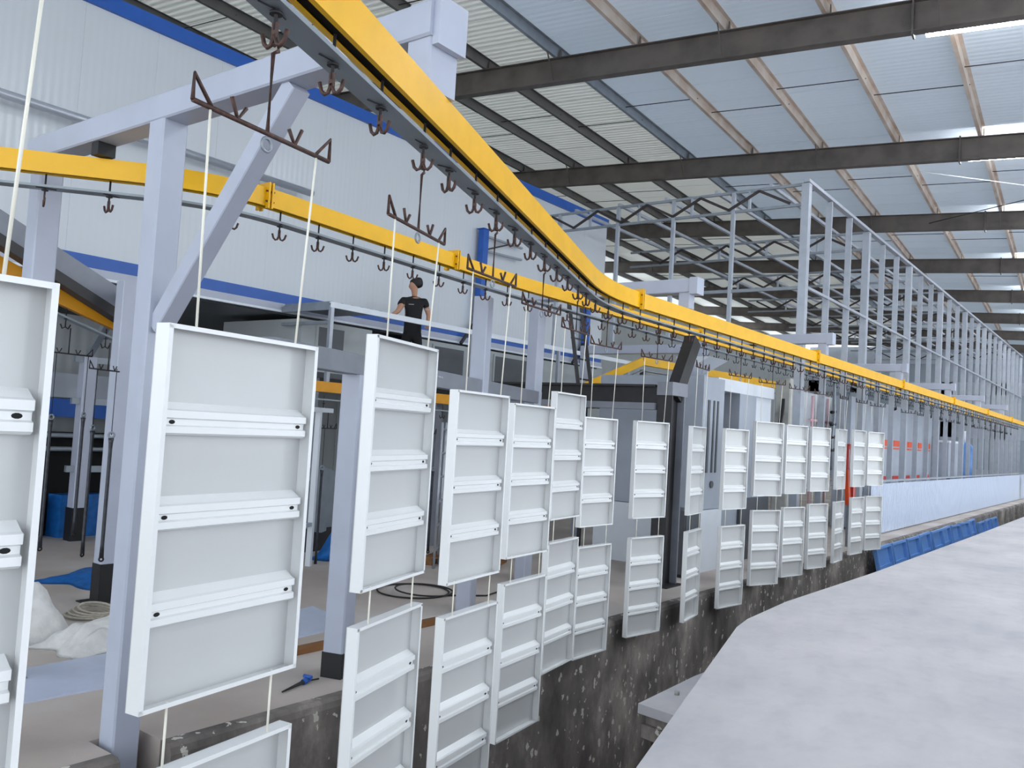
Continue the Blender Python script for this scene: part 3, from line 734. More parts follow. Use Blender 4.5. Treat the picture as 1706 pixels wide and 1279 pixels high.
# corrugated skirting of the frame
sk = thing('corrugated_skirting', 'low pale corrugated sheet skirting along the foot of the galvanised frame', 'cladding', (XFR+.03, 20.4, ZF))
def corr(y0, y1):
    vs = []; fs = []; yy = 0; k = 0; n = 0
    prof = []
    while yy < y1-y0-.01:
        prof += [(yy, 0), (yy+.10, 0), (yy+.115, .022), (yy+.175, .022)]; yy += .19
    prof.append((y1-y0, 0))
    for z in (0.03, 1.19):
        for y, x in prof: vs.append((x, y, z))
    m = len(prof)
    return MB().add(vs, [(i, i+1, m+i+1, m+i) for i in range(m-1)])
c1 = corr(0, 1.9).mesh('corrugated_sheet', 'corrugated')
for i in range(15): link('corrugated_sheet', c1, sk, (0, 1.9*i, 0))

# ------------------------------------------------------------------ blue trays leaning in the trench
def blue_tray_mesh():
    P = {}
    P['sheet'] = MB().box(-.05, -.047, 0, 1.2, 0, 1.3).mesh('sheet', 'blue_tray')
    P['rim'] = MB().box(-.05, .03, 0, .05, 0, 1.3).box(-.05, .03, 1.15, 1.2, 0, 1.3).box(-.05, .03, .05, 1.15, 0, .05).box(-.05, .03, .05, 1.15, 1.25, 1.3).mesh('rim', 'blue_tray')
    P['crossbar'] = MB().box(-.047, -.005, .02, 1.18, -.03, .03).mesh('crossbar', 'blue_tray')
    return P
BT = blue_tray_mesh()
for i in range(12):
    t = thing('blue_tray', ('%s blue tray panel counted from the hanging panels, leaning on the trench wall' % ORD[i]), 'panel', (-4.18 + random.uniform(-.02, .02), 18.1+1.33*i+(.6 if i > 8 else 0), -1.74 - (.16 if i > 8 else 0)), 0, 'blue trays leaning in the trench')
    t.rotation_euler = (random.uniform(-.015, .015), -.20, random.uniform(-.03, .03))
    link('sheet', BT['sheet'], t); link('rim', BT['rim'], t)
    for z in (.45, .88): link('crossbar', BT['crossbar'], t, (0, 0, z))

# ------------------------------------------------------------------ canopy with worker
t = thing('walkway_canopy', 'pale thin canopy edge with ribbed roof along the oven wall, worker behind it', 'canopy', (0, 0, 0))
CX, CY0, CY1, CZ = -9.8, 8.32, 17.5, 3.18
MB().box(CX-.02, CX+.02, CY0, CY1, CZ-.05, CZ+.035).build('fascia', 'booth_white', t)
MB().box(XO+.1, CX, CY0, 9.35, CZ-.012, CZ+.012).build('roof_sheet', 'galv_dull', t)
for i in range(6): MB().box(XO+.1, CX, CY0+.02+.2*i, CY0+.06+.2*i, CZ+.012, CZ+.045).build('roof_rib', 'galv_dull', t)
MB().box(XO+.1, CX, CY0-.02, CY0+.02, CZ-.09, CZ-.01).build('side_beam', 'galv_dull', t)
MB().box(XO+.1, CX, CY0-.02, CY0+.02, CZ-.30, CZ-.25).build('side_beam', 'galv_dull', t)
for yy in (CY0+.03, 11.6, 14.4, 17.3): MB().bar((CX, yy, 2.0), (CX, yy, CZ-.05), .06, .06, up=(0, 1, 0)).build('canopy_post', 'galv', t)
MB().bar((CX-.5, CY0+.45, 2.1), (CX-.5, CY0+.45, CZ-.1), .03, .03, up=(0, 1, 0)).build('inner_post', 'booth_white', t)

t = thing('control_cabin', 'grey cabin with dark windows on the walkway deck, behind the third panel', 'cabin', (0, 0, 0))
MB().box(XO-1.6, -10.55, CY0+.1, 9.9, 2.16, 3.0).build('body', 'cabin', t)
MB().box(XO-1.6, -10.55, 11.1, 17.4, 2.16, 3.0).build('body', 'cabin', t)
MB().box(XO-1.7, -9.9, CY0-.25, 17.45, 2.08, 2.16).build('walkway_deck', 'cabin_dark', t)
for y0, y1 in ((8.7, 9.3), (11.4, 12.3), (13.2, 14.4)):
    w_ = MB().box(-10.55, -10.52, y0, y1, 2.25, 2.95).build('window_frame', 'cabin', t)
    MB().box(-10.52, -10.515, y0+.04, y1-.04, 2.29, 2.91).build('pane', 'cabin_dark', w_)
for yy in (8.3, 11.4, 14.5, 17.2): MB().bar((-10.0, yy, ZF), (-10.0, yy, 2.08), .09, .09, up=(0, 1, 0)).build('deck_post', 'galv_dull', t)

# ------------------------------------------------------------------ lower conveyor branch under the oven
def lower_rail(label, pts, m='old_yellow'):
    t = thing('conveyor_branch', label, 'rail', (0, 0, 0))
    pts = [Vector(p) for p in pts]
    for a, c in zip(pts, pts[1:]):
        MB().bar(a+Vector((0, 0, .08)), c+Vector((0, 0, .08)), .09, .15, ch=.004).build('beam_section', m, t)
        MB().bar(a+Vector((0, 0, -.10)), c+Vector((0, 0, -.10)), .12, .02).build('drip_tray', 'tray_grey', t)
    return t
lower_rail('old yellow conveyor branch climbing behind the first tray panel, under a dark beam', [(-9.22, 3.1, 2.92), (-9.08, 4.1, 2.50), (-8.98, 5.1, 2.16), (-9.3, 6.3, 1.87)])
lower_rail('low old yellow conveyor branch seen between the second, third and fourth panels', [(-9.3, 6.35, 1.87), (-9.5, 7.8, 1.85), (-8.76, 10.0, 1.80), (-8.0, 12.4, 1.80)])
t = thing('sloping_beam', 'heavy grey and black sloping beam above the climbing yellow branch at the left', 'beam', (0, 0, 0))
MB().bar((-8.90, 3.0, 3.36), (-8.70, 5.3, 2.24), .10, .22, ch=.004).build('face_plate', 'grey_beam', t)
MB().bar((-8.92, 3.0, 3.20), (-8.72, 5.3, 2.08), .20, .10).build('lower_flange', 'black_steel', t)
MB().bar((-8.78, 4.9, 2.33), (-8.78, 4.9, ZF), .12, .12, up=(0, 1, 0)).build('prop', 'galv_dull', t)
# hooks, hangers and rods of the branch
def rod(x, y, zt, zb, label):
    t = thing('hanging_rod', label, 'rod', (x, y, zb), random.uniform(-.5, .5), 'dark rods hung from the lower conveyor branch')
    L = zt-zb
    MB().tube([(0, 0, .03), (0, 0, .15), (0, 0, L-.16), (0, 0, L-.10), (0, 0, L-.06)], [.022, .017, .017, .02, .026], 8).build('shaft', 'steel_bar', t)
    MB().ring((0, 0, L-.03), .026, .010, (1, 0, 0), 12, 6).build('top_eye', 'galv_dull', t)
    MB().ring((0, 0, .015), .018, .009, (1, 0, 0), 12, 6).build('bottom_eye', 'black_paint', t)
def thin_wire(p0, p1, label):
    o = MB().tube([p0, p1], .004, 5); base = Vector(p1); o.v = [tuple(Vector(v)-base) for v in o.v]
    tag(o.build('suspension_wire', 'rod_dark', loc=base), label, 'wire', 'dark wires of the lower branch')
def branch_hook(x, y, z):
    o = link('conveyor_hook', HP['far'], None, (x, y, z), random.uniform(-.5, .5)); tag(o, 'small dark hook under the lower yellow branch', 'hook', 'hooks of the lower branch')
names = ['leftmost', 'second', 'third', 'fourth']
for k, (x, y, zt, zb) in enumerate(((-9.12, 4.15, 1.36, -.04), (-9.16, 4.5, 1.40, .08), (-8.58, 4.32, 1.28, -.04), (-7.86, 4.14, 1.24, .03))):
    rod(x, y, zt, zb, '%s dark hanging rod in the gap left of the big gantry post' % names[k])
    thin_wire((x, y, 2.0 if k < 2 else 1.84), (x, y, zt-.03), '%s thin dark wire holding a rod in the gap left of the gantry post' % ORD[k])
for (x, y, z) in ((-9.05, 4.18, 2.36), (-9.02, 4.6, 2.20), (-8.98, 5.0, 2.05)): branch_hook(x, y, z)
hanger(Vector((-9.08, 4.25, 0)), .2, 2.0, 'dark hanger bar in the gap behind the first panel', None, False)
hanger(Vector((-8.22, 4.24, 0)), .5, 1.83, 'dark hanger bar with pale ring left of the big gantry post', None, False)
for k, (x, y, zt) in enumerate(((-8.98, 7.68, .84), (-8.83, 7.86, .83), (-8.49, 7.72, .80))):
    rod(x, y, zt, zt-1.35, '%s dark hanging rod between the second and third panels' % ORD[k])
    thin_wire((x, y, 1.34), (x, y, zt-.03), '%s thin dark wire holding a rod between the second and third panels' % ORD[k])
for k, (x, y, zt) in enumerate(((-8.8, 9.71, .83), (-8.62, 9.9, .87))):
    rod(x, y, zt, zt-1.3, '%s dark hanging rod between the third and fourth panels' % ORD[k])
    thin_wire((x, y, 1.34), (x, y, zt-.03), '%s thin dark wire holding a rod between the third and fourth panels' % ORD[k])
for k, (x, y) in enumerate(((-9.46, 7.55), (-9.36, 8.05), (-8.87, 9.66))):
    hanger(Vector((x, y, 0)), .4, 1.34, 'dark hanger bar %s under the low yellow branch' % ('left of the third panel', 'just left of the third panel post', 'right of the third panel')[k], None, False)
for i in range(4):
    a = Vector((-9.32, 6.5, 0)).lerp(Vector((-9.5, 7.8, 0)), i/3.5); branch_hook(a.x, a.y, 1.74)
for i in range(7):
    a = Vector((-9.42, 8.0, 0)).lerp(Vector((-8.76, 10.0, 0)), i/6.5); branch_hook(a.x, a.y, 1.69)
# inner portal with clamps
t = thing('inner_portal', 'pale inner portal with black foot and clamped cross rails, left of the gantry', 'portal', (0, 0, 0))
MB().bar((-8.38, 4.45, ZF), (-8.38, 4.45, 2.75), .15, .15, up=(0, 1, 0), ch=.008).build('post', 'gantry_paint', t)
MB().box(-8.46, -8.30, 4.37, 4.53, ZF+.01, -.09).build('black_foot', 'black_paint', t)
MB().box(-8.55, -8.21, 4.28, 4.62, ZF, ZF+.012).build('base_plate', 'black_steel', t)
MB().bar((-12.3, 6.05, ZF), (-12.3, 6.05, 2.16), .18, .18, up=(0, 1, 0), ch=.008).build('post', 'gantry_paint', t)
MB().box(-12.4, -12.2, 5.95, 6.15, ZF+.01, .0).build('black_foot', 'black_paint', t)
for z in (2.12, 1.52, .55): MB().bar((-12.3, 5.85, z), (-12.1, 8.6, z), .07, .09).build('cross_rail', 'galv_dull', t)
MB().bar((-12.3, 6.05, 2.2), (-8.38, 4.45, 2.66), .08, .10).build('top_rail', 'galv_dull', t)
# white ladder-like racks
def rack(x, y, w_, h, rungs, rzz, label):
    t = thing('rung_rack', label, 'rack', (x, y, ZF), rzz)
    for s_ in (-1, 1): MB().tube([(0, s_*w_/2, 0), (0, s_*w_/2, h)], .018, 8).build('upright', 'galv', t)
    for i in range(rungs):
        z = .25+(h-.35)*i/(rungs-1); MB().tube([(0, -w_/2, z), (0, w_/2, z)], .016, 8).build('rung', 'galv', t)
    return t
rack(-8.1, 7.35, .42, 2.15, 6, .6, 'silver tube rack with rungs seen between the second and third panels')
rack(-7.95, 8.95, .42, 2.0, 6, .6, 'silver tube rack with rungs seen between the third and fourth panels')
t = thing('pale_doorframe', 'pale tube door frame standing behind the hanging rods right of the second panel', 'frame', (-8.75, 7.2, ZF), .5)
for s_ in (-.35, .35): MB().bar((0, s_, 0), (0, s_, 2.1), .07, .07, up=(0, 1, 0)).build('upright', 'booth_white', t)
MB().bar((0, -.38, 2.07), (0, .8, 2.07), .07, .06).build('head_rail', 'booth_white', t)
MB().bar((0, -.38, .55), (0, .38, .55), .05, .05).build('mid_rail', 'booth_grey', t)
t = thing('steel_drum', 'big grey steel drum lying behind the racks right of the second panel', 'drum', (-10.3, 8.2, ZF))
MB().tube([(-.5, 0, .75), (.5, .25, .75)], .48, 20).build('shell', 'galv_dull', t)
for s_ in (-.4, .42): MB().box(s_-.05, s_+.05, -.4, .5, 0, .34).build('cradle', 'black_steel', t)
t = thing('pallet', 'dark pallet with scrap bars seen between the third and fourth panels', 'pallet', (-7.85, 9.5, ZF), .4)
for i in range(6): MB().box(-.5, .5, -.45+.17*i, -.33+.17*i, .10, .122).build('deck_board', 'plank', t)
for i in (-.42, 0, .42): MB().box(i-.05, i+.05, -.45, .5, 0, .10).build('bearer', 'plank', t)
t = thing('scrap_bundle', 'tangle of thin scrap bars lying on the pallet', 'scrap', (-7.85, 9.5, ZF+.122), .2)
for i in range(7):
    a = random.uniform(0, 3.1); MB().tube([(-.35*math.cos(a), -.35*math.sin(a), .02+.03*i), (0, 0, .05+.03*i), (.35*math.cos(a+.3), .35*math.sin(a+.3), .03+.05*i)], .012, 5).build('bar', 'galv_dull' if i % 2 else 'black_steel', t)

# ------------------------------------------------------------------ floor clutter
def cloth(name, label, cat, cx, cy, lx, ly, h, m, seed, rzz=0, n=18, lump=None, group=None):
    rnd = random.Random(seed); ph = [rnd.uniform(0, 6.28) for _ in range(8)]; fr = [rnd.uniform(4, 13) for _ in range(8)]
    vs = []; fs = []
    for i in range(n+1):
        for j in range(n+1):
            u, v = i/n*2-1, j/n*2-1; r = min(1, math.hypot(u, v)*.85)
            edge = max(0, 1-max(abs(u), abs(v))**4)
            f = sum(math.sin(fr[k]*(u*math.cos(k*1.3)+v*math.sin(k*1.3))+ph[k]) for k in range(6))/6
            base = edge*(.55*(1-r*r) if lump is None else lump(u, v))
            z = max(.004, h*(base + .30*edge*abs(f)) )
            wob = 1+.12*math.sin(5*math.atan2(v, u)+ph[6])
            vs.append((u*lx/2*wob, v*ly/2*wob, z))
    for i in range(n):
        for j in range(n):
            a = i*(n+1)+j; fs.append((a, a+n+1, a+n+2, a+1))
    k0 = len(vs)
    rim = [i*(n+1) for i in range(n+1)] + [n*(n+1)+j for j in range(1, n+1)] + [i*(n+1)+n for i in range(n-1, -1, -1)] + [j for j in range(n-1, 0, -1)]
    low = [(vs[q][0], vs[q][1], 0) for q in rim]; m_ = len(rim)
    vs += low; fs += [(rim[i], rim[(i+1) % m_], k0+(i+1) % m_, k0+i) for i in range(m_)][::1]
    fs.append(tuple(range(k0, k0+m_)))
    b = MB().add(vs, fs, True)
    o = b.build(name, m, loc=(cx, cy, ZF)); o.rotation_euler = (0, 0, rzz); return tag(o, label, cat, group)
cloth('white_sack', 'big bulging pale woven sack lying on the floor behind the first panel', 'sack', -7.62, 3.22, .95, .95, .44, 'sack', 3, .3, lump=lambda u, v: max(0, 1-(u*u+v*v)*.8)**.6)
cloth('white_sack', 'crumpled empty pale sack on the floor just left of the gantry post', 'sack', -6.95, 3.72, .62, .85, .30, 'sack', 11, .2, n=26)
t = thing('rope_coil', 'small pale rope coil lying between the two sacks and the post', 'rope', (-7.9, 4.08, ZF))
for i in range(4): MB().ring((0.02*i, .015*i, .014+.022*i), .20-.015*i, .012, (0.05*i, .05, 1), 22, 5).build('loop', 'rope', t)
cloth('blue_tarp', 'flat crumpled blue tarp on the floor near the black footed post', 'tarp', -9.55, 5.05, .9, 1.1, .16, 'blue_tarp', 5, .4)
cloth('blue_tarp', 'heap of crumpled blue tarp behind the rods right of the second panel', 'tarp', -9.0, 8.35, .9, .8, .75, 'blue_tarp', 8, .2)
def flat(name, label, cat, poly, h, m, z=ZF):
    c = Vector((sum(p[0] for p in poly)/len(poly), sum(p[1] for p in poly)/len(poly), z))
    b = MB().prism([(p[0]-c.x, p[1]-c.y) for p in poly], 0, h); return tag(b.build(name, m, loc=c), label, cat)
flat('metal_sheet', 'pale lavender metal sheet lying flat on the floor left of the gantry post', 'sheet', [(-5.86, 2.4), (-5.80, 3.35), (-6.60, 3.85), (-6.58, 2.6)], .012, 'sheet_lav')
flat('metal_sheet', 'pale ribbed metal sheet on the floor between the second and third panels', 'sheet', [(-6.05, 4.9), (-6.1, 5.75), (-6.95, 5.95), (-6.8, 5.0)], .015, 'sheet_lav')
flat('wood_plank', 'brown wooden plank edge on the floor behind the third and fourth lower panels', 'plank', [(-5.72, 4.6), (-5.62, 4.6), (-5.62, 8.6), (-5.72, 8.6)], .05, 'plank')
t = thing('cable_coil', 'loose black cable loops on the floor behind the third panel gap', 'cable', (-6.9, 7.4, ZF))
MB().ring((0, 0, .012), .42, .010, (0, 0, 1), 28, 5).build('loop', 'cable_black', t)
MB().ring((.1, .08, .03), .34, .010, (.03, .02, 1), 28, 5).build('loop', 'cable_black', t)
MB().tube([(.4, .1, .012), (.7, .5, .012), (.6, 1.0, .012), (1.0, 1.6, .012)], .010, 5).build('tail', 'cable_black', t)
t = thing('hand_torch', 'small blue gas torch with black nozzle lying on the floor edge', 'tool', (-4.98, 4.22, ZF), .25)
MB().tube([(0, -.24, .012), (0, -.02, .02), (0, .0, .02)], [.006, .014, .018], 8).build('nozzle', 'cable_black', t)
MB().tube([(0, 0, .02), (0, .08, .03)], .022, 8).build('grip', 'blue_paint', t)
MB().tube([(-.03, .05, .05), (.04, .05, .05)], .014, 8).build('valve_knob', 'blue_paint', t)
MB().tube([(0, .08, .014), (.02, .17, .008)], .006, 6).build('hose_stub', 'cable_black', t)
# ------------------------------------------------------------------ black steel column group behind panels 8 to 10
t = thing('black_column', 'black steel column with grey flange and slanted top, behind the eighth panels', 'column', (-5.16, 10.50, ZF))
HC = 2.62
MB().box(-.20, .02, -.20, -.17, 0, HC).build('flange', 'black_steel', t)
MB().box(-.20, .02, .17, .20, 0, HC).build('flange', 'grey_beam', t)
MB().box(-.10, -.08, -.17, .17, 0, HC).build('web', 'black_steel', t)
MB().box(-.26, .10, -.26, .26, -.0, .012).build('base_plate', 'black_steel', t)
MB().bar((-.09, .05, HC-.1), (-.09, .58, HC+.75), .22, .16, up=(1, 0, 0)).build('slanted_arm', 'black_steel', t)
MB().box(-.20, .03, -.22, .24, HC-.08, HC+.10).build('haunch', 'grey_beam', t)
t = thing('black_beam', 'long dark steel beam running left from the black column behind the hangers', 'beam', (0, 0, 0))
MB().box(-9.6, -5.38, 10.34, 10.36, 1.95, 2.17).build('web', 'black_steel', t)
MB().box(-9.6, -5.38, 10.26, 10.44, 2.17, 2.20).build('top_flange', 'black_steel', t)
MB().box(-9.6, -5.38, 10.26, 10.44, 1.86, 1.95).build('bottom_flange', 'grey_beam', t)
MB().bar((-9.4, 10.35, ZF), (-9.4, 10.35, 1.86), .16, .16, up=(0, 1, 0)).build('end_post', 'grey_beam', t)
t = lower_rail('short yellow branch rising and bending over the dark beam, behind the eighth hanger', [(-8.6, 13.4, 2.22), (-7.95, 14.6, 2.86), (-7.0, 17.3, 2.74), (-6.9, 19.0, 2.74)], 'yellow_paint')
for p in ((-7.97, 14.66, 2.78), (-6.95, 18.0, 2.66)): MB().bar((p[0], p[1], ZF), p, .09, .09, up=(0, 1, 0)).build('prop', 'galv_dull', t)
t = thing('grey_portal', 'small pale grey portal carrying the bent yellow branch', 'portal', (0, 0, 0))
for x in (-8.9, -6.75): MB().bar((x, 14.0, ZF), (x, 14.0, 3.02), .14, .14, up=(0, 1, 0), ch=.008).build('post', 'gantry_paint', t)
MB().bar((-8.97, 14.0, 3.10), (-6.68, 14.0, 3.10), .14, .16, ch=.006).build('cross_beam', 'gantry_paint', t)
t = thing('step_ladder', 'dark thin ladder leaning against the oven walkway behind the hangers', 'ladder', (-7.62, 11.7, 0))
for s_ in (-.2, .2): MB().bar((0, s_*.9-.1, 3.6), (.25, s_+.05, 1.9), .03, .06).build('stile', 'black_steel', t)
for i in range(5): MB().bar((.05*i, -.26+.03*i, 3.35-.33*i), (.05*i, .12+.03*i, 3.35-.33*i), .025, .025).build('rung', 'black_steel', t)
MB().bar((.25, .0, 1.95), (.25, .0, ZF), .05, .05, up=(0, 1, 0)).build('stand', 'black_steel', t)
t = thing('white_trolley', 'white steel trolley frame standing behind the seventh and eighth panels', 'trolley', (-6.9, 12.4, ZF), .2)
for x, y in ((-.3, -.4), (.3, -.4), (-.3, .4), (.3, .4)):
    MB().bar((x, y, .1), (x*.7, y*.7, 1.6), .06, .06, up=(0, 1, 0)).build('leg', 'gantry_paint', t); MB().tube([(x-.03, y, .06), (x+.03, y, .06)], .06, 12).build('wheel', 'black_paint', t)
for z in (.35, .9, 1.5): MB().box(-.3, .3, -.4, .4, z, z+.05).build('shelf', 'gantry_paint', t)
MB().bar((.27, -.36, .4), (.22, .3, 1.45), .05, .05).build('diagonal', 'gantry_paint', t)

# ------------------------------------------------------------------ spray booth
t = thing('spray_cabinet', 'grey powder cabinet with three tall slots and a round hole behind the tenth panel', 'cabinet', (0, 0, 0))
MB().box(-7.2, -5.40, 11.85, 12.62, .45, 2.45).build('body', 'booth_grey', t)
MB().box(-7.2, -5.36, 11.85, 12.62, ZF, .44).build('base', 'booth_white', t)
for i, y in enumerate((12.02, 12.22, 12.36)): MB().box(-5.40, -5.385, y, y+(.07 if i == 0 else .045), 1.0, 2.1).build('slot', 'cabin_dark', t)
MB().tube([(-5.40, 12.26, .82), (-5.38, 12.26, .82)], .055, 14).build('round_hole', 'cabin_dark', t)
MB().add([(-5.9, 11.9, 2.45), (-5.35, 11.9, 2.75), (-5.35, 12.6, 2.75), (-5.9, 12.6, 2.45), (-5.9, 11.9, 2.75), (-5.9, 12.6, 2.75)], [(0, 3, 2, 1), (1, 2, 5, 4), (0, 1, 4), (3, 5, 2), (0, 4, 5, 3)]).build('hopper', 'booth_white', t)
t = thing('navy_cabinet', 'dark navy floor cabinet behind the ninth and tenth lower panels', 'cabinet', (-5.3, 11.2, ZF))
MB().box(-.5, .0, 0, .52, .05, .95).build('body', 'cabin_dark', t); MB().box(-.45, -.03, .03, .49, 0, .05).build('plinth', 'black_paint', t)
MB().box(.0, .008, .03, .49, .1, .9).build('door', 'blue_tray' if False else 'cabin_dark', t)
t = thing('spray_booth', 'pale spray booth with a dark doorway behind the tenth to twelfth panels', 'booth', (0, 0, 0))
MB().box(-6.40, -5.55, 12.72, 15.2, 2.30, 2.5).build('lintel', 'booth_white', t)
MB().box(-6.40, -5.55, 13.62, 14.35, ZF, 2.30).build('side_wall', 'booth_grey', t)
MB().box(-6.40, -5.60, 14.36, 15.2, ZF, 2.30).build('bright_wall', 'booth_white', t)
MB().box(-6.40, -6.35, 12.72, 13.62, ZF, 2.3).build('back_wall', 'cabin_dark', t)
MB().box(-5.62, -5.54, 12.66, 13.6, ZF, .75).build('apron_panel', 'booth_grey', t)
MB().box(-6.3, -6.1, 13.1, 13.25, ZF, 1.9).build('red_machine', 'red', t)
MB().box(-5.55, -5.50, 13.7, 15.0, ZF, .55).build('skirt', 'cabin_dark', t)
t = thing('cement_pillar', 'pale rough cement pillar behind the twelfth and thirteenth panels', 'pillar', (-5.75, 16.35, ZF))
MB().bar((0, 0, 0), (0, 0, 3.25), .30, .30, up=(0, 1, 0), ch=.02).build('shaft', 'cement', t)
MB().bar((.02, -.5, 1.6), (.02, -.05, 3.1), .06, .05).build('stay', 'black_steel', t)
t = thing('pink_scaffold', 'pinkish pipe rack with white boards behind the far hooks', 'rack', (-6.7, 21.0, ZF))
for y in (0, 1.2): MB().tube([(0, y, 0), (0, y, 3.2)], .035, 8).build('upright', 'pink', t)
for z in (2.0, 2.6): MB().tube([(0, -.2, z), (0, 2.2, z)], .035, 8).build('cross_pipe', 'pink', t)
MB().box(-.3, -.25, -1.8, 2.4, .9, 3.3).build('white_board', 'booth_white', t)
t = thing('orange_clamp', 'orange leaning clamp arm with white stripe between the fourteenth and fifteenth panels', 'clamp', (-4.915, 17.75, ZF))
MB().bar((.0, -.03, 2.02), (.0, -.05, 1.55), .07, .15, up=(0, 1, 0)).build('upper_arm', 'red', t)
MB().bar((.0, -.05, 1.56), (.0, .12, .85), .07, .14, up=(0, 1, 0)).build('lower_arm', 'orange', t)
MB().bar((.04, -.07, 1.95), (.04, .05, 1.35), .01, .03, up=(0, 1, 0)).build('white_stripe', 'booth_white', t)
MB().box(-.05, .05, -.10, .06, 2.02, 2.06).build('cap', 'red', t)
MB().box(-.05, .05, .28, .45, .95, 1.3).build('jaw', 'red', t)
MB().bar((0, .12, .86), (0, .36, .98), .06, .07, up=(0, 0, 1)).build('link', 'booth_white', t)
MB().bar((0, .12, .86), (0, .12, 0), .05, .05, up=(0, 1, 0)).build('stand', 'galv_dull', t)
t = thing('cable_chain', 'dark knotted cable hanging between the thirteenth and fourteenth panels', 'cable', (-5.6, 18.98, .0))
MB().tube([(0, 0, 2.912), (.02, .02, 2.2), (-.01, -.01, 1.6), (.0, .0, 1.0)], .03, 8).build('cable', 'galv_dull', t)
for z in (2.25, 1.98, 1.7, 1.42): MB().tube([(-.03, -.06, z), (.03, .06, z+.02)], .035, 8).build('knot', 'dark_iron', t)
# grey cabinets with orange labels inside the shed
t = thing('powder_cabinets', 'row of tall grey cabinets with orange label strips inside the galvanised shed', 'cabinet', (-5.95, 21.6, ZF))
for i in range(7):
    y = 1.36*i; o = MB().box(-.4, 0, y, y+1.34, .05, 3.25).build('cabinet_door', 'booth_grey', t)
    if i in (2, 3, 4, 5, 6):
        for a in (.22, .72) if i in (4, 5) else (.25,):
            lb = MB().box(0, .012, y+a, y+a+(.44 if i in (4, 5) else .8), 2.10, 2.27).build('orange_label', 'orange', o)
            MB().box(0, .012, y+a, y+a+(.44 if i in (4, 5) else .8), 2.02, 2.06).build('orange_line', 'orange', o)
        MB().box(0, .012, y+.25, y+1.0, 1.16, 1.26).build('red_label', 'red', o)
t = thing('switch_cabinet', 'small grey switch box with dark window on the shed wall far along the row', 'cabinet', (-5.45, 31.2, ZF))
MB().box(-.3, 0, 0, 2.6, 1.2, 2.35).build('box', 'booth_grey', t); MB().box(-.3, .03, -.05, 2.65, 2.35, 2.42).build('lid', 'booth_white', t)
MB().box(0, .015, .5, 1.0, 1.5, 2.1).build('dial_plate', 'cabin', t); MB().box(-.3, 0, 1.0, 2.2, 0, 1.15).build('stand', 'cabin_dark', t)
t = thing('blue_tank', 'tall light blue tank standing in the far shed bays', 'tank', (-6.6, 41.0, ZF))
MB().tube([(0, 0, 0), (0, 0, 2.2), (0, 0, 2.5)], [.5, .5, .25], 18).build('vessel', 'blue_tray', t); MB().tube([(0, 0, 2.5), (0, 0, 3.0)], .1, 10).build('neck', 'booth_white', t)
t = thing('yellow_bollard', 'yellow safety post at the far right edge of the row', 'post', (-4.75, 47.0, ZF))
MB().bar((0, 0, 0), (0, 0, 2.6), .28, .28, up=(0, 1, 0), ch=.03).build('shaft', 'yellow_paint', t)
for z in (.8, 1.6): MB().box(-.145, .145, -.145, .145, z, z+.15).build('band', 'black_paint', t)
# ------------------------------------------------------------------ worker on the walkway
def skin_mesh(name, joints, edges, m, sub=2, root=0):
    me = bpy.data.meshes.new(name); me.from_pydata([j[0] for j in joints], edges, []); me.update()
    o = bpy.data.objects.new(name, me); COL.objects.link(o)
    md = o.modifiers.new('skin', 'SKIN'); md.use_smooth_shade = True; md.branch_smoothing = .4
    for i, j in enumerate(joints):
        r = j[1]; r = (r, r) if not isinstance(r, tuple) else r
        me.skin_vertices[0].data[i].radius = r; me.skin_vertices[0].data[i].use_root = (i == root)
    s_ = o.modifiers.new('sub', 'SUBSURF'); s_.levels = sub; s_.render_levels = sub
    dg = bpy.context.evaluated_depsgraph_get(); ev = o.evaluated_get(dg)
    nm = bpy.data.meshes.new_from_object(ev); bpy.data.objects.remove(o); bpy.data.meshes.remove(me)
    nm.name = name; nm.materials.clear(); nm.materials.append(MATS[m])
    for p in nm.polygons: p.use_smooth = True
    return nm
# local axes: +x = picture right, -y = towards the camera, z up
def chain(start, pts): return pts
person = thing('person', 'worker in a black t-shirt and dark trousers standing on the walkway, head turned left', 'person', (-10.2, 10.50, 2.16), math.radians(37.25))
J = []; E_ = []
def jn(p, r, parent=None):
    J.append((p, r)); 
    if parent is not None: E_.append((parent, len(J)-1))
    return len(J)-1
pel = jn((0, 0, .95), (.12, .09)); bel = jn((0, 0, 1.12), (.145, .10), pel); che = jn((0, -.01, 1.33), (.17, .11), bel)
nb = jn((0, .0, 1.50), (.06, .06), che); nk = jn((-.005, -.01, 1.57), (.055, .055), nb)
hd1 = jn((-.015, -.012, 1.635), (.088, .098), nk); hd2 = jn((-.015, -.005, 1.72), (.092, .108), hd1); hd3 = jn((-.005, 0, 1.785), (.06, .07), hd2)
nose = jn((-.105, -.02, 1.665), (.018, .018), hd1)
for s_, el, wr in ((-1, (-.25, -.16, 1.20), (-.33, -.34, 1.11)), (1, (.26, .04, 1.20), (.27, -.14, 1.05))):
    sh = jn((s_*.17, .0, 1.43), .068, che); e = jn(el, .044, sh); w_ = jn(wr, .030, e)
    d = (Vector(wr)-Vector(el)).normalized(); side = d.cross(Vector((0, 0, 1))).normalized(); up = side.cross(d)
    pm = Vector(wr)+d*.07; pi_ = jn(tuple(pm), (.034, .022), w_)
    for k, (o_, L) in enumerate(((-.03, .065), (-.01, .078), (.01, .075), (.03, .06))):
        a = jn(tuple(pm+side*o_+d*.035), .0095, pi_); b_ = jn(tuple(pm+side*o_+d*(.035+L*.5)-up*.008), .009, a); jn(tuple(pm+side*o_*.9+d*(.03+L*.8)-up*.035), .008, b_)
    th = jn(tuple(Vector(wr)+d*.03-side*s_*.035), .012, w_); jn(tuple(Vector(wr)+d*.07-side*s_*.055-up*.01), .010, th)
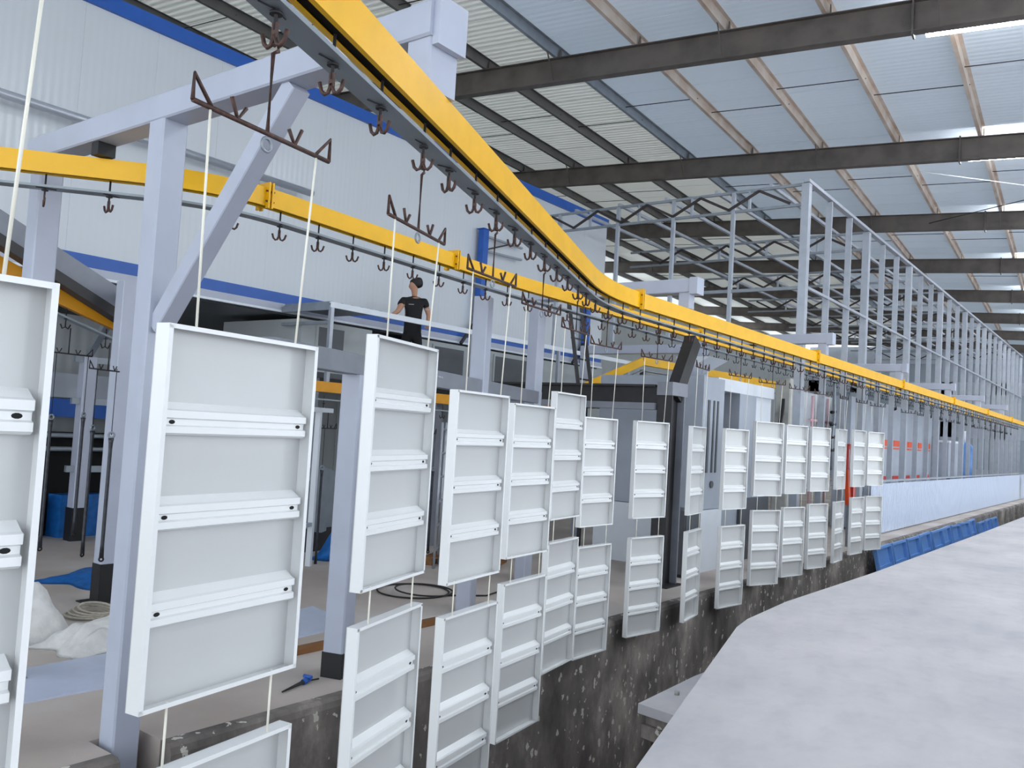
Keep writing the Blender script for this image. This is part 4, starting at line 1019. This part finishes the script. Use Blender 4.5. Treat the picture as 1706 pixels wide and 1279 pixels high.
for s_ in (-1, 1):
    hp = jn((s_*.08, 0, .88), .06, pel); kn = jn((s_*.11, -.03, .50), .058, hp); an = jn((s_*.12, 0, .09), .042, kn); jn((s_*.13, -.14, .035), .035, an)
link('body', skin_mesh('body', J, E_, 'skin', 2), person)
T = [((0, 0, .80), (.165, .125)), ((0, 0, .92), (.168, .125)), ((0, 0, 1.05), (.162, .118)), ((0, -.01, 1.22), (.175, .125)), ((0, -.01, 1.38), (.175, .12)), ((0, 0, 1.485), (.085, .075)),
     ((-.185, 0, 1.425), .085), ((-.225, -.085, 1.30), .068), ((.185, 0, 1.425), .085), ((.235, .02, 1.29), .068)]
link('t_shirt', skin_mesh('t_shirt', T, [(0, 1), (1, 2), (2, 3), (3, 4), (4, 5), (4, 6), (6, 7), (4, 8), (8, 9)], 'tshirt', 2), person)
MB().tube([(.236, .022, 1.293), (.2375, .024, 1.278)], .062, 14, cap=False).build('sleeve_trim', 'glove', person)
MB().prism([(-.045, -.004), (.045, -.004), (.045, 0), (-.045, 0)], 1.335, 1.345).build('chest_print', 'glove', person, (-.03, -.137, 0))
T = [((0, 0, 1.02), (.150, .11)), ((0, 0, .88), (.160, .122)), ((-.095, 0, .80), .118), ((-.112, -.03, .50), .080), ((-.122, 0, .10), .065), ((.095, 0, .80), .118), ((.112, -.03, .50), .080), ((.122, 0, .10), .065)]
link('trousers', skin_mesh('trousers', T, [(0, 1), (1, 2), (2, 3), (3, 4), (1, 5), (5, 6), (6, 7)], 'trousers', 2), person)
T = [((.045, .0, 1.635), (.07, .095)), ((.03, .0, 1.70), (.095, .118)), ((.008, .0, 1.77), (.112, .128)), ((-.01, 0, 1.82), (.08, .09))]
link('hair', skin_mesh('hair', T, [(0, 1), (1, 2), (2, 3)], 'hair', 2), person)
for s_ in (-1, 1): MB().tube([(s_*.0-.0, -.085*1, 1.665), (.0, -.098, 1.665)], .018, 8).build('ear', 'skin', person, (.005, 0, 0)) if s_ == 1 else None
MB().tube([(-.088, -.048, 1.688), (-.092, -.046, 1.688)], .007, 8).build('eye', 'hair', person)
MB().bar((-.082, -.06, 1.706), (-.092, -.035, 1.708), .008, .006).build('eyebrow', 'hair', person)
MB().bar((-.080, -.04, 1.632), (-.088, -.02, 1.632), .008, .006).build('mouth', 'red', person)
gl = MB()
pm = Vector((.27, -.14, 1.05)); dd = (pm-Vector((.26, .04, 1.20))).normalized()
G = [(tuple(pm-dd*.03), .040), (tuple(pm+dd*.03), .042), (tuple(pm+dd*.08), (.046, .030))]; ge = [(0, 1), (1, 2)]
side = dd.cross(Vector((0, 0, 1))).normalized(); up = side.cross(dd)
for o_ in (-.033, -.011, .011, .033):
    G.append((tuple(pm+side*o_+dd*.12), .014)); ge.append((2, len(G)-1)); G.append((tuple(pm+side*o_+dd*.145-up*.03), .013)); ge.append((len(G)-2, len(G)-1))
G.append((tuple(pm+dd*.06-side*.05), .015)); ge.append((1, len(G)-1)); G.append((tuple(pm+dd*.095-side*.06-up*.012), .013)); ge.append((len(G)-2, len(G)-1))
link('work_glove', skin_mesh('work_glove', G, ge, 'glove', 2), person)
